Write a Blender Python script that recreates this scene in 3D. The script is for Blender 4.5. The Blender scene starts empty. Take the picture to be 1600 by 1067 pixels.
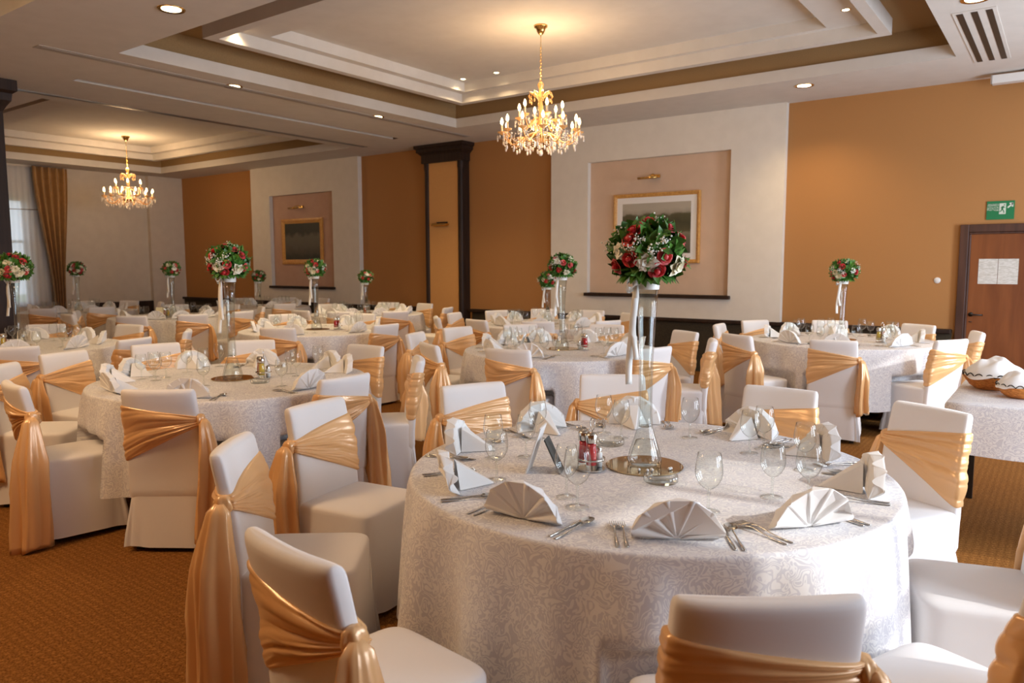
import bpy, bmesh, math, random
from mathutils import Vector, Matrix, noise
PI = math.pi
sc = bpy.context.scene
COL = sc.collection
random.seed(7)

# ---------------------------------------------------------------- camera
cd = bpy.data.cameras.new('camera'); cam = bpy.data.objects.new('camera', cd); COL.objects.link(cam)
cd.sensor_width = 36.0; cd.lens = 1179.3 / 1600 * 36; cd.clip_start = .05; cd.clip_end = 120
YAW, PITCH, ROLL = -0.63296725, -0.1020031, -0.00220168
def cam_axes():
    cy, sy, cp, sp, cr, sr = math.cos(YAW), math.sin(YAW), math.cos(PITCH), math.sin(PITCH), math.cos(ROLL), math.sin(ROLL)
    f = Vector((sy*cp, cy*cp, sp)); rt = Vector((cy, -sy, 0)); u = rt.cross(f)
    return cr*rt + sr*u, cr*u - sr*rt, f
_r, _u, _f = cam_axes()
M4 = Matrix((_r, _u, -_f)).transposed().to_4x4(); M4.translation = (0, 0, 1.55)
cam.matrix_world = M4
cd.dof.use_dof = True; cd.dof.focus_distance = 3.3; cd.dof.aperture_fstop = 4.5
sc.camera = cam

# ---------------------------------------------------------------- view, world, sun, daylight
sc.view_settings.view_transform = 'Standard'; sc.view_settings.look = 'None'
sc.view_settings.gamma = 1.0; sc.view_settings.use_curve_mapping = False
sc.view_settings.exposure = .42
sc.cycles.use_denoising = True
sc.cycles.max_bounces = 10; sc.cycles.diffuse_bounces = 5; sc.cycles.glossy_bounces = 4
sc.cycles.transmission_bounces = 8; sc.cycles.transparent_max_bounces = 32
sc.cycles.caustics_reflective = False; sc.cycles.caustics_refractive = False
sc.cycles.sample_clamp_indirect = 6.0
w = bpy.data.worlds.new('sky'); sc.world = w; w.use_nodes = True
w.node_tree.nodes['Background'].inputs[0].default_value = (.78, .88, 1.0, 1)
w.node_tree.nodes['Background'].inputs[1].default_value = 1.6
SUN = 1.9; DAY = 100.0; LAMP = 1.4
sd = bpy.data.lights.new('sun', 'SUN'); sd.energy = SUN; sd.angle = .012; sd.color = (1, .97, .92)
so = bpy.data.objects.new('sun', sd); COL.objects.link(so)
so.rotation_euler = Vector((-1, -.10, -.55)).to_track_quat('-Z', 'Y').to_euler()
XR = 2.4                                    # window wall
WINS = [(2.2, 3.25), (3.95, 4.95), (7.5, 8.6)]
WZ0, WZ1 = .55, 2.85
def area(name, loc, rot, sx, sy, e, col):
    l = bpy.data.lights.new(name, 'AREA'); l.shape = 'RECTANGLE'; l.size = sx; l.size_y = sy; l.energy = e; l.color = col
    o = bpy.data.objects.new(name, l); COL.objects.link(o); o.location = loc; o.rotation_euler = rot
    return o
for (a, b), k in zip(WINS, (.52, .95, 1.35)):
    area('window_daylight', (XR - .02, (a+b)/2, (WZ0+WZ1)/2), (0, PI/2, 0), WZ1-WZ0, b-a, DAY*k, (.74, .85, 1.0))

# ---------------------------------------------------------------- materials
def mat(name, col=(.8, .8, .8), rough=.5, metal=0, spec=.5, sheen=0, emit=None, es=0, trans=0):
    m = bpy.data.materials.new(name); m.use_nodes = True
    b = m.node_tree.nodes['Principled BSDF']
    b.inputs['Base Color'].default_value = (*col, 1); b.inputs['Roughness'].default_value = rough
    b.inputs['Metallic'].default_value = metal; b.inputs['Specular IOR Level'].default_value = spec
    b.inputs['Sheen Weight'].default_value = sheen
    b.inputs['Transmission Weight'].default_value = trans
    if emit: b.inputs['Emission Color'].default_value = (*emit, 1); b.inputs['Emission Strength'].default_value = es
    return m
def N(m, t, **kw):
    n = m.node_tree.nodes.new(t)
    for k, v in kw.items(): setattr(n, k, v)
    return n
def L(m, a, b): m.node_tree.links.new(a, b)
def P(m): return m.node_tree.nodes['Principled BSDF']
def coords(m, kind='Object', scale=(1, 1, 1)):
    tc = N(m, 'ShaderNodeTexCoord'); mp = N(m, 'ShaderNodeMapping'); mp.inputs['Scale'].default_value = scale
    L(m, tc.outputs[kind], mp.inputs[0]); return mp.outputs[0]
def noise_col(m, c1, c2, scale, kind='Object', detail=4, lo=.35, hi=.65, bump=0, vs=(1, 1, 1), dist=0, bdist=.01):
    v = coords(m, kind, vs)
    n = N(m, 'ShaderNodeTexNoise'); n.inputs['Scale'].default_value = scale; n.inputs['Detail'].default_value = detail
    n.inputs['Distortion'].default_value = dist
    L(m, v, n.inputs['Vector'])
    r = N(m, 'ShaderNodeValToRGB'); e = r.color_ramp.elements
    e[0].position = lo; e[0].color = (*c1, 1); e[1].position = hi; e[1].color = (*c2, 1)
    L(m, n.outputs['Fac'], r.inputs[0]); L(m, r.outputs[0], P(m).inputs['Base Color'])
    if bump:
        b = N(m, 'ShaderNodeBump'); b.inputs['Strength'].default_value = bump; b.inputs['Distance'].default_value = bdist
        L(m, n.outputs['Fac'], b.inputs['Height']); L(m, b.outputs[0], P(m).inputs['Normal'])
    return m
WHITE = noise_col(mat('wall paint', rough=.85, spec=.2), (.70, .655, .58), (.73, .685, .61), 6)
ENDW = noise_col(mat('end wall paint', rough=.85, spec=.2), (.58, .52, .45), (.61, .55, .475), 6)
CEIL = noise_col(mat('ceiling paint', rough=.9, spec=.2), (.66, .62, .56), (.69, .65, .59), 5)
PAPER = noise_col(mat('brown woven wallpaper', rough=.75, spec=.25), (.37, .175, .058), (.455, .225, .080), 260, lo=.3, hi=.7, bump=.15, bdist=.002)
PILAS = noise_col(mat('ochre woven wallpaper', rough=.75, spec=.25), (.60, .31, .105), (.68, .37, .135), 260, bump=.1, bdist=.002)
TRAYB = noise_col(mat('brown ceiling fabric', rough=.85, spec=.2), (.30, .19, .085), (.345, .22, .10), 120)
RECESS = noise_col(mat('beige recess paint', rough=.85, spec=.2), (.60, .44, .32), (.63, .465, .34), 5)
RECESS2 = noise_col(mat('rose recess paint', rough=.85, spec=.2), (.50, .33, .255), (.53, .355, .275), 5)
DWOOD = noise_col(mat('dark stained wood', rough=.55, spec=.3), (.018, .009, .006), (.034, .017, .010), 22, vs=(1, 1, .08), detail=6)
BANQ = noise_col(mat('dark brown bench fabric', rough=.85), (.022, .016, .008), (.055, .04, .018), 90, lo=.3, hi=.75, bump=.3, bdist=.003)
JAMB = noise_col(mat('dark brown door frame', rough=.45), (.050, .020, .012), (.085, .034, .020), 22, vs=(1, 1, .08), detail=6)
DOORW = noise_col(mat('red brown door veneer', rough=.38), (.15, .042, .010), (.225, .070, .018), 9, vs=(1, 1, .10), detail=8, dist=.6)
COVER = mat('white slipcover cloth', (.80, .775, .76), .8, spec=.2, sheen=.15)
NAPK = mat('white napkin cloth', (.83, .82, .80), .75, spec=.2, sheen=.1)
CHROME = mat('polished steel', (.62, .60, .56), .16, 1)
DSTEEL = mat('dark iron', (.05, .045, .04), .35, .8)
BRASS = mat('polished brass', (.75, .48, .16), .22, 1)
GOLDF = noise_col(mat('gilt frame', rough=.35, spec=.6), (.52, .25, .06), (.66, .36, .10), 40, bump=.2, bdist=.004)
MIRROR = mat('bronze mirror', (.62, .47, .27), .03, 1)
BLACK = mat('black lacquer', (.02, .02, .02), .4)
BLACKCARD = mat('dark grey card', (.055, .06, .055), .6)
CARD = mat('white card', (.80, .79, .76), .6)
PAPERW = noise_col(mat('printed sheet', rough=.7), (.52, .50, .44), (.66, .645, .60), 26, vs=(1, 1, 5), lo=.42, hi=.56)
PLASTW = mat('white plastic', (.72, .71, .68), .4)
BEADM = mat('clear bead', (.9, .9, .88), .1, spec=.8)
LEAF = noise_col(mat('glossy leaf', rough=.38), (.030, .110, .014), (.11, .28, .045), 14, lo=.3, hi=.7)
FOAM = mat('dark green moss', (.012, .04, .008), .9)
ROSE = noise_col(mat('red rose petal', rough=.5, sheen=.2), (.46, .010, .018), (.70, .035, .05), 30)
ROSEP = noise_col(mat('coral rose petal', rough=.5, sheen=.2), (.60, .045, .05), (.80, .13, .12), 30)
WPET = noise_col(mat('ivory petal', rough=.55), (.80, .80, .68), (.90, .89, .82), 20)
CREAM = noise_col(mat('cream petal', rough=.55), (.76, .70, .48), (.86, .82, .64), 20)
GYP = mat('tiny white blossom', (.85, .85, .78), .6)
STEMG = mat('green stem', (.06, .15, .03), .6)
RIBBON = mat('white satin ribbon', (.80, .79, .74), .35, spec=.5, sheen=.2)
REDLIQ = mat('red vinegar', (.55, .012, .02), .12, spec=.7)
AMBER = mat('amber oil', (.42, .10, .015), .12, spec=.7)
OLIVE = mat('yellow oil', (.60, .42, .06), .12, spec=.7)
SALT = mat('salt', (.8, .8, .76), .5)
WICKER = noise_col(mat('orange wicker', rough=.6), (.40, .12, .015), (.72, .28, .05), 60, vs=(1, 1, 3), bump=.5, bdist=.004)
CANDLE = mat('ivory candle sleeve', (.85, .70, .50), .5)
BULB = mat('lit candle bulb', (1, .85, .6), .4, emit=(1.0, .66, .30), es=13)
DLGT = mat('lit lamp glass', (1, .9, .7), .4, emit=(1.0, .82, .50), es=9)
CRYS = mat('amber crystal', (.66, .34, .11), .08, spec=.9, emit=(1, .45, .13), es=.10)  # lamplight in the crystal is added as a faint glow of its own
CRYC = mat('clear crystal drop', (.80, .74, .66), .05, spec=1.0)
CARTM = mat('gold satin', (.80, .50, .235), .40, spec=.55, sheen=.25)
def satin():
    m = CARTM; b = P(m)
    b.inputs['Roughness'].default_value = .27; b.inputs['Specular IOR Level'].default_value = .8
    b.inputs['Base Color'].default_value = (.80, .465, .205, 1); b.inputs['Metallic'].default_value = .12
    b.inputs['Sheen Tint'].default_value = (1, .8, .5, 1)
satin()
def thin_glass(name, tint=(.97, .985, .975), edge=.85):
    m = bpy.data.materials.new(name); m.use_nodes = True; nt = m.node_tree; nt.nodes.clear()
    out = N(m, 'ShaderNodeOutputMaterial'); mx = N(m, 'ShaderNodeMixShader')
    t = N(m, 'ShaderNodeBsdfTransparent'); g = N(m, 'ShaderNodeBsdfGlossy'); g.inputs['Roughness'].default_value = .02
    lw = N(m, 'ShaderNodeLayerWeight'); lw.inputs['Blend'].default_value = .22
    ram = N(m, 'ShaderNodeMapRange'); ram.inputs['From Min'].default_value = .15; ram.inputs['To Min'].default_value = .06; ram.inputs['To Max'].default_value = edge
    tr = N(m, 'ShaderNodeValToRGB'); e = tr.color_ramp.elements
    e[0].position = .30; e[0].color = (*tint, 1); e[1].position = 1; e[1].color = (.16, .17, .16, 1)
    L(m, lw.outputs['Facing'], ram.inputs['Value']); L(m, lw.outputs['Facing'], tr.inputs[0])
    L(m, tr.outputs[0], t.inputs['Color'])
    L(m, ram.outputs[0], mx.inputs[0]); L(m, t.outputs[0], mx.inputs[1]); L(m, g.outputs[0], mx.inputs[2])
    L(m, mx.outputs[0], out.inputs[0]); return m
GLASS = thin_glass('clear thin glass')
VGLASS = thin_glass('clear vase glass', (.95, .97, .96), .85)
PANE = thin_glass('window pane', (.97, .98, .98), .4)
def sheer():
    m = mat('sheer white curtain', (.85, .86, .88), .8, spec=.1)
    nt = m.node_tree; b = P(m); out = nt.nodes['Material Output']
    tl = N(m, 'ShaderNodeBsdfTranslucent'); tl.inputs[0].default_value = (.9, .92, .95, 1)
    tp = N(m, 'ShaderNodeBsdfTransparent')
    m1 = N(m, 'ShaderNodeMixShader'); m1.inputs[0].default_value = .55
    m2 = N(m, 'ShaderNodeMixShader'); m2.inputs[0].default_value = .42
    L(m, b.outputs[0], m1.inputs[1]); L(m, tl.outputs[0], m1.inputs[2])
    L(m, m1.outputs[0], m2.inputs[1]); L(m, tp.outputs[0], m2.inputs[2]); L(m, m2.outputs[0], out.inputs[0])
    return m
SHEER = sheer()
DRAPE = noise_col(mat('ochre drape', rough=.6, sheen=.2), (.30, .155, .045), (.36, .19, .06), 9)
def carpet():
    m = mat('brown patterned carpet', rough=.95, spec=.1); v = coords(m)
    wv = []
    for ax in (0, 1):
        n = N(m, 'ShaderNodeTexWave', bands_direction='X' if ax == 0 else 'Y'); n.inputs['Scale'].default_value = 8.5
        n.inputs['Distortion'].default_value = 3.0; n.inputs['Detail Scale'].default_value = 5; n.inputs['Detail'].default_value = 1
        L(m, v, n.inputs['Vector']); wv.append(n)
    mu = N(m, 'ShaderNodeMath', operation='MULTIPLY'); L(m, wv[0].outputs['Fac'], mu.inputs[0]); L(m, wv[1].outputs['Fac'], mu.inputs[1])
    n = N(m, 'ShaderNodeTexNoise'); n.inputs['Scale'].default_value = 120; n.inputs['Detail'].default_value = 4; L(m, v, n.inputs['Vector'])
    ad = N(m, 'ShaderNodeMath', operation='MULTIPLY_ADD'); ad.inputs[1].default_value = 1.0
    m3 = N(m, 'ShaderNodeMath', operation='MULTIPLY'); m3.inputs[1].default_value = .17; L(m, mu.outputs[0], m3.inputs[0])
    L(m, n.outputs['Fac'], ad.inputs[0]); L(m, m3.outputs[0], ad.inputs[2])
    r = N(m, 'ShaderNodeValToRGB'); e = r.color_ramp.elements
    e[0].position = .34; e[0].color = (.115, .038, .006, 1); e[1].position = .86; e[1].color = (.36, .16, .038, 1)
    L(m, ad.outputs[0], r.inputs[0]); L(m, r.outputs[0], P(m).inputs['Base Color'])
    b = N(m, 'ShaderNodeBump'); b.inputs['Strength'].default_value = .35; b.inputs['Distance'].default_value = .006
    L(m, ad.outputs[0], b.inputs['Height']); L(m, b.outputs[0], P(m).inputs['Normal'])
    return m
CARPET = carpet()
def damask():
    m = mat('white damask cloth', rough=.6, spec=.35); v = coords(m, 'UV')
    n = N(m, 'ShaderNodeTexNoise'); n.inputs['Scale'].default_value = 19; n.inputs['Detail'].default_value = 1.2
    n.inputs['Distortion'].default_value = 1.6; L(m, v, n.inputs['Vector'])
    mu = N(m, 'ShaderNodeMath', operation='MULTIPLY'); mu.inputs[1].default_value = 40; L(m, n.outputs['Fac'], mu.inputs[0])
    si = N(m, 'ShaderNodeMath', operation='SINE'); L(m, mu.outputs[0], si.inputs[0])
    n2 = N(m, 'ShaderNodeTexNoise'); n2.inputs['Scale'].default_value = 5; L(m, v, n2.inputs['Vector'])
    ad = N(m, 'ShaderNodeMath', operation='ADD'); L(m, si.outputs[0], ad.inputs[0]); L(m, n2.outputs['Fac'], ad.inputs[1])
    st = N(m, 'ShaderNodeMapRange'); st.inputs['From Min'].default_value = .35; st.inputs['From Max'].default_value = .75
    L(m, ad.outputs[0], st.inputs['Value'])
    r = N(m, 'ShaderNodeValToRGB'); e = r.color_ramp.elements
    e[0].color = (.63, .62, .648, 1); e[1].color = (.81, .80, .79, 1)  # satin sheen of the woven pattern is put into the base colour
    L(m, st.outputs[0], r.inputs[0]); L(m, r.outputs[0], P(m).inputs['Base Color'])
    rr = N(m, 'ShaderNodeMapRange'); rr.inputs['To Min'].default_value = .75; rr.inputs['To Max'].default_value = .40
    L(m, st.outputs[0], rr.inputs['Value']); L(m, rr.outputs[0], P(m).inputs['Roughness'])
    return m
DAMASK = damask()
def painting(name, sky, tree, water, hz, dark=0):
    m = mat(name, rough=.55); v = coords(m, 'UV')
    sp = N(m, 'ShaderNodeSeparateXYZ'); L(m, v, sp.inputs[0])
    n = N(m, 'ShaderNodeTexNoise'); n.inputs['Scale'].default_value = 5; n.inputs['Detail'].default_value = 6; L(m, v, n.inputs['Vector'])
    ma = N(m, 'ShaderNodeMath', operation='MULTIPLY_ADD'); ma.inputs[1].default_value = .22 + dark
    L(m, n.outputs['Fac'], ma.inputs[0]); L(m, sp.outputs[1], ma.inputs[2])
    r = N(m, 'ShaderNodeValToRGB'); cr = r.color_ramp
    cr.elements[0].position = 0; cr.elements[0].color = (*water[0], 1); cr.elements[1].position = 1; cr.elements[1].color = (*sky[1], 1)
    for p, c in hz(sky, tree, water):
        e = cr.elements.new(p); e.color = (*c, 1)
    L(m, ma.outputs[0], r.inputs[0]); L(m, r.outputs[0], P(m).inputs['Base Color']); return m
LAKE = painting('lake landscape print', ((.33, .30, .235), (.42, .385, .31)), ((.050, .047, .022), (.085, .078, .036)), ((.075, .072, .048), (.12, .112, .075)),
                lambda s, t, w: [(.36, w[1]), (.50, (.20, .18, .125)), (.54, t[1]), (.70, t[0]), (.86, t[1]), (.91, s[0])])
POND = painting('dark pond print', ((.028, .028, .018), (.02, .022, .014)), ((.02, .022, .014), (.03, .03, .018)), ((.018, .018, .012), (.03, .028, .02)),
                lambda s, t, w: [(.25, (.025, .024, .016)), (.38, (.07, .06, .04)), (.55, (.10, .088, .062)), (.80, (.11, .10, .07)), (.90, t[0])], .12)

# ---------------------------------------------------------------- mesh helpers
class MB:
    def __init__(s): s.v = []; s.f = []; s.m = []; s.uv = {}
    def add(s, vs, fs, mi=0):
        o = len(s.v); s.v += [tuple(p) for p in vs]; s.f += [tuple(i+o for i in q) for q in fs]; s.m += [mi]*len(fs); return o
    def box(s, x0, x1, y0, y1, z0, z1, mi=0):
        s.add([(x0,y0,z0),(x1,y0,z0),(x1,y1,z0),(x0,y1,z0),(x0,y0,z1),(x1,y0,z1),(x1,y1,z1),(x0,y1,z1)],
              [(0,3,2,1),(4,5,6,7),(0,1,5,4),(1,2,6,5),(2,3,7,6),(3,0,4,7)], mi); return s
    def loft(s, rings, cap0=True, cap1=True, mi=0, closed=True):
        n = len(rings[0]); o = len(s.v)
        for r in rings: s.v += [tuple(p) for p in r]
        k = 0
        for i in range(len(rings)-1):
            for j in range(n if closed else n-1):
                a = o+i*n+j; b = o+i*n+(j+1) % n
                s.f.append((a, b, b+n, a+n)); k += 1
        if cap0: s.f.append(tuple(o+j for j in reversed(range(n)))); k += 1
        if cap1: s.f.append(tuple(o+(len(rings)-1)*n+j for j in range(n))); k += 1
        s.m += [mi]*k; return s
    def lathe(s, prof, n=24, c=(0, 0, 0), mi=0, cap0=False, cap1=False):
        s.loft([[(c[0]+r*math.cos(2*PI*j/n), c[1]+r*math.sin(2*PI*j/n), c[2]+z) for j in range(n)] for r, z in prof], cap0, cap1, mi); return s
    def tube(s, pts, r, n=8, mi=0, caps=True):
        pts = [Vector(p) for p in pts]; rs = r if isinstance(r, (list, tuple)) else [r]*len(pts)
        rings = []; up = Vector((0, 0, 1))
        for i, p in enumerate(pts):
            d = (pts[min(i+1, len(pts)-1)] - pts[max(i-1, 0)]).normalized()
            a = d.cross(up if abs(d.z) < .95 else Vector((1, 0, 0))).normalized(); b = d.cross(a)
            rings.append([p + rs[i]*(math.cos(2*PI*j/n)*a + math.sin(2*PI*j/n)*b) for j in range(n)])
        s.loft(rings, caps, caps, mi); return s
    def ball(s, c, r, n=8, k=5, mi=0, sz=1):
        rings = []
        for i in range(1, k): 
            t = PI*i/k; rings.append([(c[0]+r*math.sin(t)*math.cos(2*PI*j/n), c[1]+r*math.sin(t)*math.sin(2*PI*j/n), c[2]-sz*r*math.cos(t)) for j in range(n)])
        o = len(s.v); s.loft(rings, False, False, mi)
        b = s.add([(c[0], c[1], c[2]-sz*r), (c[0], c[1], c[2]+sz*r)], [], mi)
        for j in range(n):
            s.f.append((b, o+(j+1) % n, o+j)); e = o+(k-2)*n; s.f.append((b+1, e+j, e+(j+1) % n)); s.m += [mi, mi]
        return s
    def mesh(s, name, mats, smooth=True):
        me = bpy.data.meshes.new(name); me.from_pydata(s.v, [], s.f)
        for mm in (mats if isinstance(mats, (list, tuple)) else [mats]): me.materials.append(mm)
        me.polygons.foreach_set('material_index', s.m)
        me.polygons.foreach_set('use_smooth', [smooth]*len(s.f)); me.update()
        return me
    def build(s, name, mats, parent=None, smooth=True, fix=True):
        me = s.mesh(name, mats, smooth)
        if fix:
            bm = bmesh.new(); bm.from_mesh(me); bmesh.ops.recalc_face_normals(bm, faces=bm.faces); bm.to_mesh(me); bm.free()
        o = bpy.data.objects.new(name, me); COL.objects.link(o)
        if parent: o.parent = parent
        return o
def obj(name, me, parent=None):
    o = bpy.data.objects.new(name, me); COL.objects.link(o)
    if parent: o.parent = parent
    return o
def empty(name, loc=(0, 0, 0), rz=0, scale=1):
    o = bpy.data.objects.new(name, None); COL.objects.link(o); o.location = loc; o.rotation_euler = (0, 0, rz); o.scale = (scale,)*3
    o.empty_display_size = .1; return o
def tag(o, label, cat, group=None, kind=None):
    o['label'] = label; o['category'] = cat
    if group: o['group'] = group
    if kind: o['kind'] = kind
    return o
def struct(o): o['kind'] = 'structure'; return o
def bevel(o, wdt=.004, seg=2):
    m = o.modifiers.new('soft edge', 'BEVEL'); m.width = wdt; m.segments = seg; m.limit_method = 'ANGLE'; return o
def copy_tree(o, loc, rz, scale=None):
    kids = [c for c in o.children]
    r = o.copy(); COL.objects.link(r); r.location = loc; r.rotation_euler = (0, 0, rz)
    if scale: r.scale = (scale,)*3
    for ch in kids:
        g = [q for q in ch.children]
        c = ch.copy(); COL.objects.link(c); c.parent = r
        for q in g:
            d = q.copy(); COL.objects.link(d); d.parent = c
    return r

# ---------------------------------------------------------------- room
XL, YB, YF, ZC = -17.8, 10.4, -4.5, 3.65
struct(MB().box(XL-.2, XR+.2, YF-.2, YB+.2, -.1, 0).build('floor', CARPET, smooth=False))
struct(MB().box(XL-.2, XR+.2, YB, YB+.2, 0, 4.4).build('wall_back', PAPER, smooth=False))
struct(MB().box(XL-.2, XR+.2, YF-.2, YF, 0, 4.4).build('wall_front', PAPER, smooth=False))
# end wall with a window opening
ws0, ws1, wz0, wz1 = 5.2, 6.95, .72, 2.95
b = MB()
b.box(XL-.25, XL, YF, ws0, 0, 4.4).box(XL-.25, XL, ws1, YB, 0, 4.4).box(XL-.25, XL, ws0, ws1, 0, wz0).box(XL-.25, XL, ws0, ws1, wz1, 4.4)
struct(b.build('wall_left', ENDW, smooth=False))
b = MB(); ys = [YF]
for a, c in WINS: ys += [a, c]
ys.append(YB)
for i in range(0, len(ys), 2): b.box(XR, XR+.25, ys[i], ys[i+1], 0, 4.4)
for a, c in WINS: b.box(XR, XR+.25, a, c, 0, WZ0).box(XR, XR+.25, a, c, WZ1, 4.4)
struct(b.build('wall_right', PAPER, smooth=False))
def window(n, plane, a, c, z0, z1, vert, horiz, wall_x):
    b = MB(); x0, x1 = wall_x
    t = .05
    b.box(x0, x1, a, a+t, z0, z1).box(x0, x1, c-t, c, z0, z1).box(x0, x1, a, c, z0, z0+t).box(x0, x1, a, c, z1-t, z1)
    for y in vert: b.box(x0, x1, y-.025, y+.025, z0, z1)
    for z in horiz: b.box(x0, x1, a, c, z-.03, z+.03)
    o = struct(b.build('window_%d' % n, PLASTW, smooth=False)); return o
for i, (a, c) in enumerate(WINS): window(i+2, 0, a, c, WZ0, WZ1, [(a+c)/2], [2.1], (XR+.12, XR+.18))
wo = window(1, 0, ws0, ws1, wz0, wz1, [5.75, 6.35], [2.05], (XL-.16, XL-.10))
pb = MB().box(XL-.135, XL-.13, ws0+.05, ws1-.05, wz0+.05, wz1-.05).build('pane', PANE, wo, smooth=False)
# lower ceiling with holes
T1B = (-7.75, -1.05, 3.95, 9.12); T2B = (-17.0, -10.6, 4.4, 9.5); T3B = (-7.45, -1.0, -2.2, 2.80); SLOT = (-9.30, -9.17, 4.2, 9.3)
holes = [T1B, T2B, T3B, SLOT]
xs = sorted({XL-.2, XR+.2} | {h[0] for h in holes} | {h[1] for h in holes}); ysv = sorted({YF-.2, YB+.2} | {h[2] for h in holes} | {h[3] for h in holes})
b = MB()
for i in range(len(xs)-1):
    for j in range(len(ysv)-1):
        cx, cy = (xs[i]+xs[i+1])/2, (ysv[j]+ysv[j+1])/2
        if any(h[0] < cx < h[1] and h[2] < cy < h[3] for h in holes): continue
        b.add([(xs[i], ysv[j], ZC), (xs[i], ysv[j+1], ZC), (xs[i+1], ysv[j+1], ZC), (xs[i+1], ysv[j], ZC)], [(0, 1, 2, 3)])
b.box(SLOT[0], SLOT[1], SLOT[2], SLOT[3], ZC+.12, ZC+.14)
for x in (SLOT[0], SLOT[1]): b.add([(x, SLOT[2], ZC), (x, SLOT[3], ZC), (x, SLOT[3], ZC+.12), (x, SLOT[2], ZC+.12)], [(0, 1, 2, 3)])
b.box(XL-.2, XR+.2, YF-.2, YB+.2, 4.4, 4.5)
struct(b.build('ceiling', CEIL, smooth=False, fix=False))
def ring(b, r0, z0, r1, z1, mi):
    A = [(r0[0], r0[2], z0), (r0[1], r0[2], z0), (r0[1], r0[3], z0), (r0[0], r0[3], z0)]
    B = [(r1[0], r1[2], z1), (r1[1], r1[2], z1), (r1[1], r1[3], z1), (r1[0], r1[3], z1)]
    b.add(A+B, [(i, (i+1) % 4, (i+1) % 4+4, i+4) for i in range(4)], mi)
def tray(n, r0, fr, inn, s1=.11):
    b = MB(); sh = lambda r, d: (r[0]+d, r[1]-d, r[2]+d, r[3]-d)
    ring(b, r0, ZC, r0, 3.785, 0)
    ring(b, r0, 3.785, sh(r0, -.03), 3.785, 0); ring(b, sh(r0, -.03), 3.785, sh(r0, -.03), 4.00, 1)
    ring(b, sh(r0, -.03), 4.00, fr, 4.00, 1)
    ring(b, fr, 4.00, fr, 3.84, 0); ring(b, fr, 3.84, sh(fr, s1), 3.84, 0); ring(b, sh(fr, s1), 3.84, sh(fr, s1), 3.965, 0)
    ring(b, sh(fr, s1), 3.965, inn, 3.965, 0); ring(b, inn, 3.965, inn, 4.09, 0)
    b.add([(inn[0], inn[2], 4.09), (inn[1], inn[2], 4.09), (inn[1], inn[3], 4.09), (inn[0], inn[3], 4.09)], [(0, 1, 2, 3)], 0)
    struct(b.build('ceiling_tray', [CEIL, TRAYB], smooth=False, fix=False))
tray(1, T1B, (-7.23, -1.57, 4.55, 8.62), (-7.0, -2.15, 5.2, 8.42))
tray(2, T2B, (-16.5, -11.2, 4.9, 9.1), (-16.2, -12.1, 5.6, 8.85))
tray(3, T3B, (-6.9, -1.5, -1.7, 2.3), (-6.6, -2.0, -1.2, 1.9))

# white wall panels with picture recesses
def wall_panel(n, x0, x1, rx0, rx1, rz0, rz1, rm):
    b = MB(); y0 = YB-.10
    b.box(x0, rx0, y0, YB, .75, ZC).box(rx1, x1, y0, YB, .75, ZC).box(rx0, rx1, y0, YB, .75, rz0).box(rx0, rx1, y0, YB, rz1, ZC)
    b.box(rx0, rx1, YB-.012, YB, rz0, rz1, 1)
    o = struct(b.build('trim_%d' % n, [WHITE, rm], smooth=False))
    l = struct(MB().box(rx0-.03, rx1+.04, y0-.06, YB, rz0-.045, rz0+.005).build('trim_%d' % (n+2), DWOOD, smooth=False)); bevel(l, .006)
wall_panel(1, -6.77, -3.09, -6.09, -3.82, 1.10, 3.11, RECESS)
wall_panel(2, -14.75, -11.28, -14.1, -12.05, 1.09, 3.03, RECESS2)
struct(MB().box(XL, XL+.12, 9.55, YB, 0, ZC).build('trim_5', ENDW, smooth=False))
# wainscot bench back along the wall and its rail
b = MB().box(XL, -9.5, YB-.07, YB, 0, .72).box(-8.45, -1.08, YB-.07, YB, 0, .72)
struct(b.build('trim_6', BANQ, smooth=False))
b = MB().box(XL, -9.45, YB-.12, YB, .715, .765).box(-8.5, -1.08, YB-.12, YB, .715, .765)
bevel(struct(b.build('baseboard_back', DWOOD, smooth=False)), .008)
b = MB().box(XL, XL+.10, 7.75, YB, 0, .70)
struct(b.build('baseboard_left', DWOOD, smooth=False))
# pilaster
def pilaster(name, x0, x1, y0, y1):
    b = MB(); wd = .11
    b.box(x0+wd, x1-wd, y0+.03, y1, 0, 3.34, 1)
    for xa in (x0+wd/2, x1-wd/2):
        b.lathe([(.050, 0), (.050, 3.2), (.062, 3.24), (.062, 3.36)], 16, (xa, y0+.055, 0), 0)
        b.box(xa-wd/2, xa+wd/2, y0+.055, y1, 0, 3.36, 0)
    b.box(x0-.02, x1+.02, y0-.03, y1, 3.34, 3.48, 0)
    prof = [(0, 3.44), (.03, 3.48), (.07, 3.52), (.09, 3.53), (.09, 3.58), (.12, 3.60), (.12, 3.65)]
    b.loft([[(x0-d, y0-d, z), (x1+d, y0-d, z), (x1+d, y1, z), (x0-d, y1, z)] for d, z in prof], True, True, 0)
    return struct(b.build(name, [DWOOD, PILAS], smooth=False))
pilaster('column', -9.44, -8.55, YB-.22, YB)
# free-standing pillar at the far side of the hall
b = MB()
px0, py0 = -9.95, 3.68
b.box(px0-.45, px0+.02, py0-.45, py0+.02, 0, 3.4)
b.loft([[(px0-.45-d, py0-.45-d, z), (px0+.02+d, py0-.45-d, z), (px0+.02+d, py0+.02+d, z), (px0-.45-d, py0+.02+d, z)] for d, z in [(0, 3.3), (.03, 3.36), (.07, 3.42), (.08, 3.5), (.12, 3.53), (.12, 3.65)]])
struct(b.build('pillar', DWOOD, smooth=False))
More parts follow.
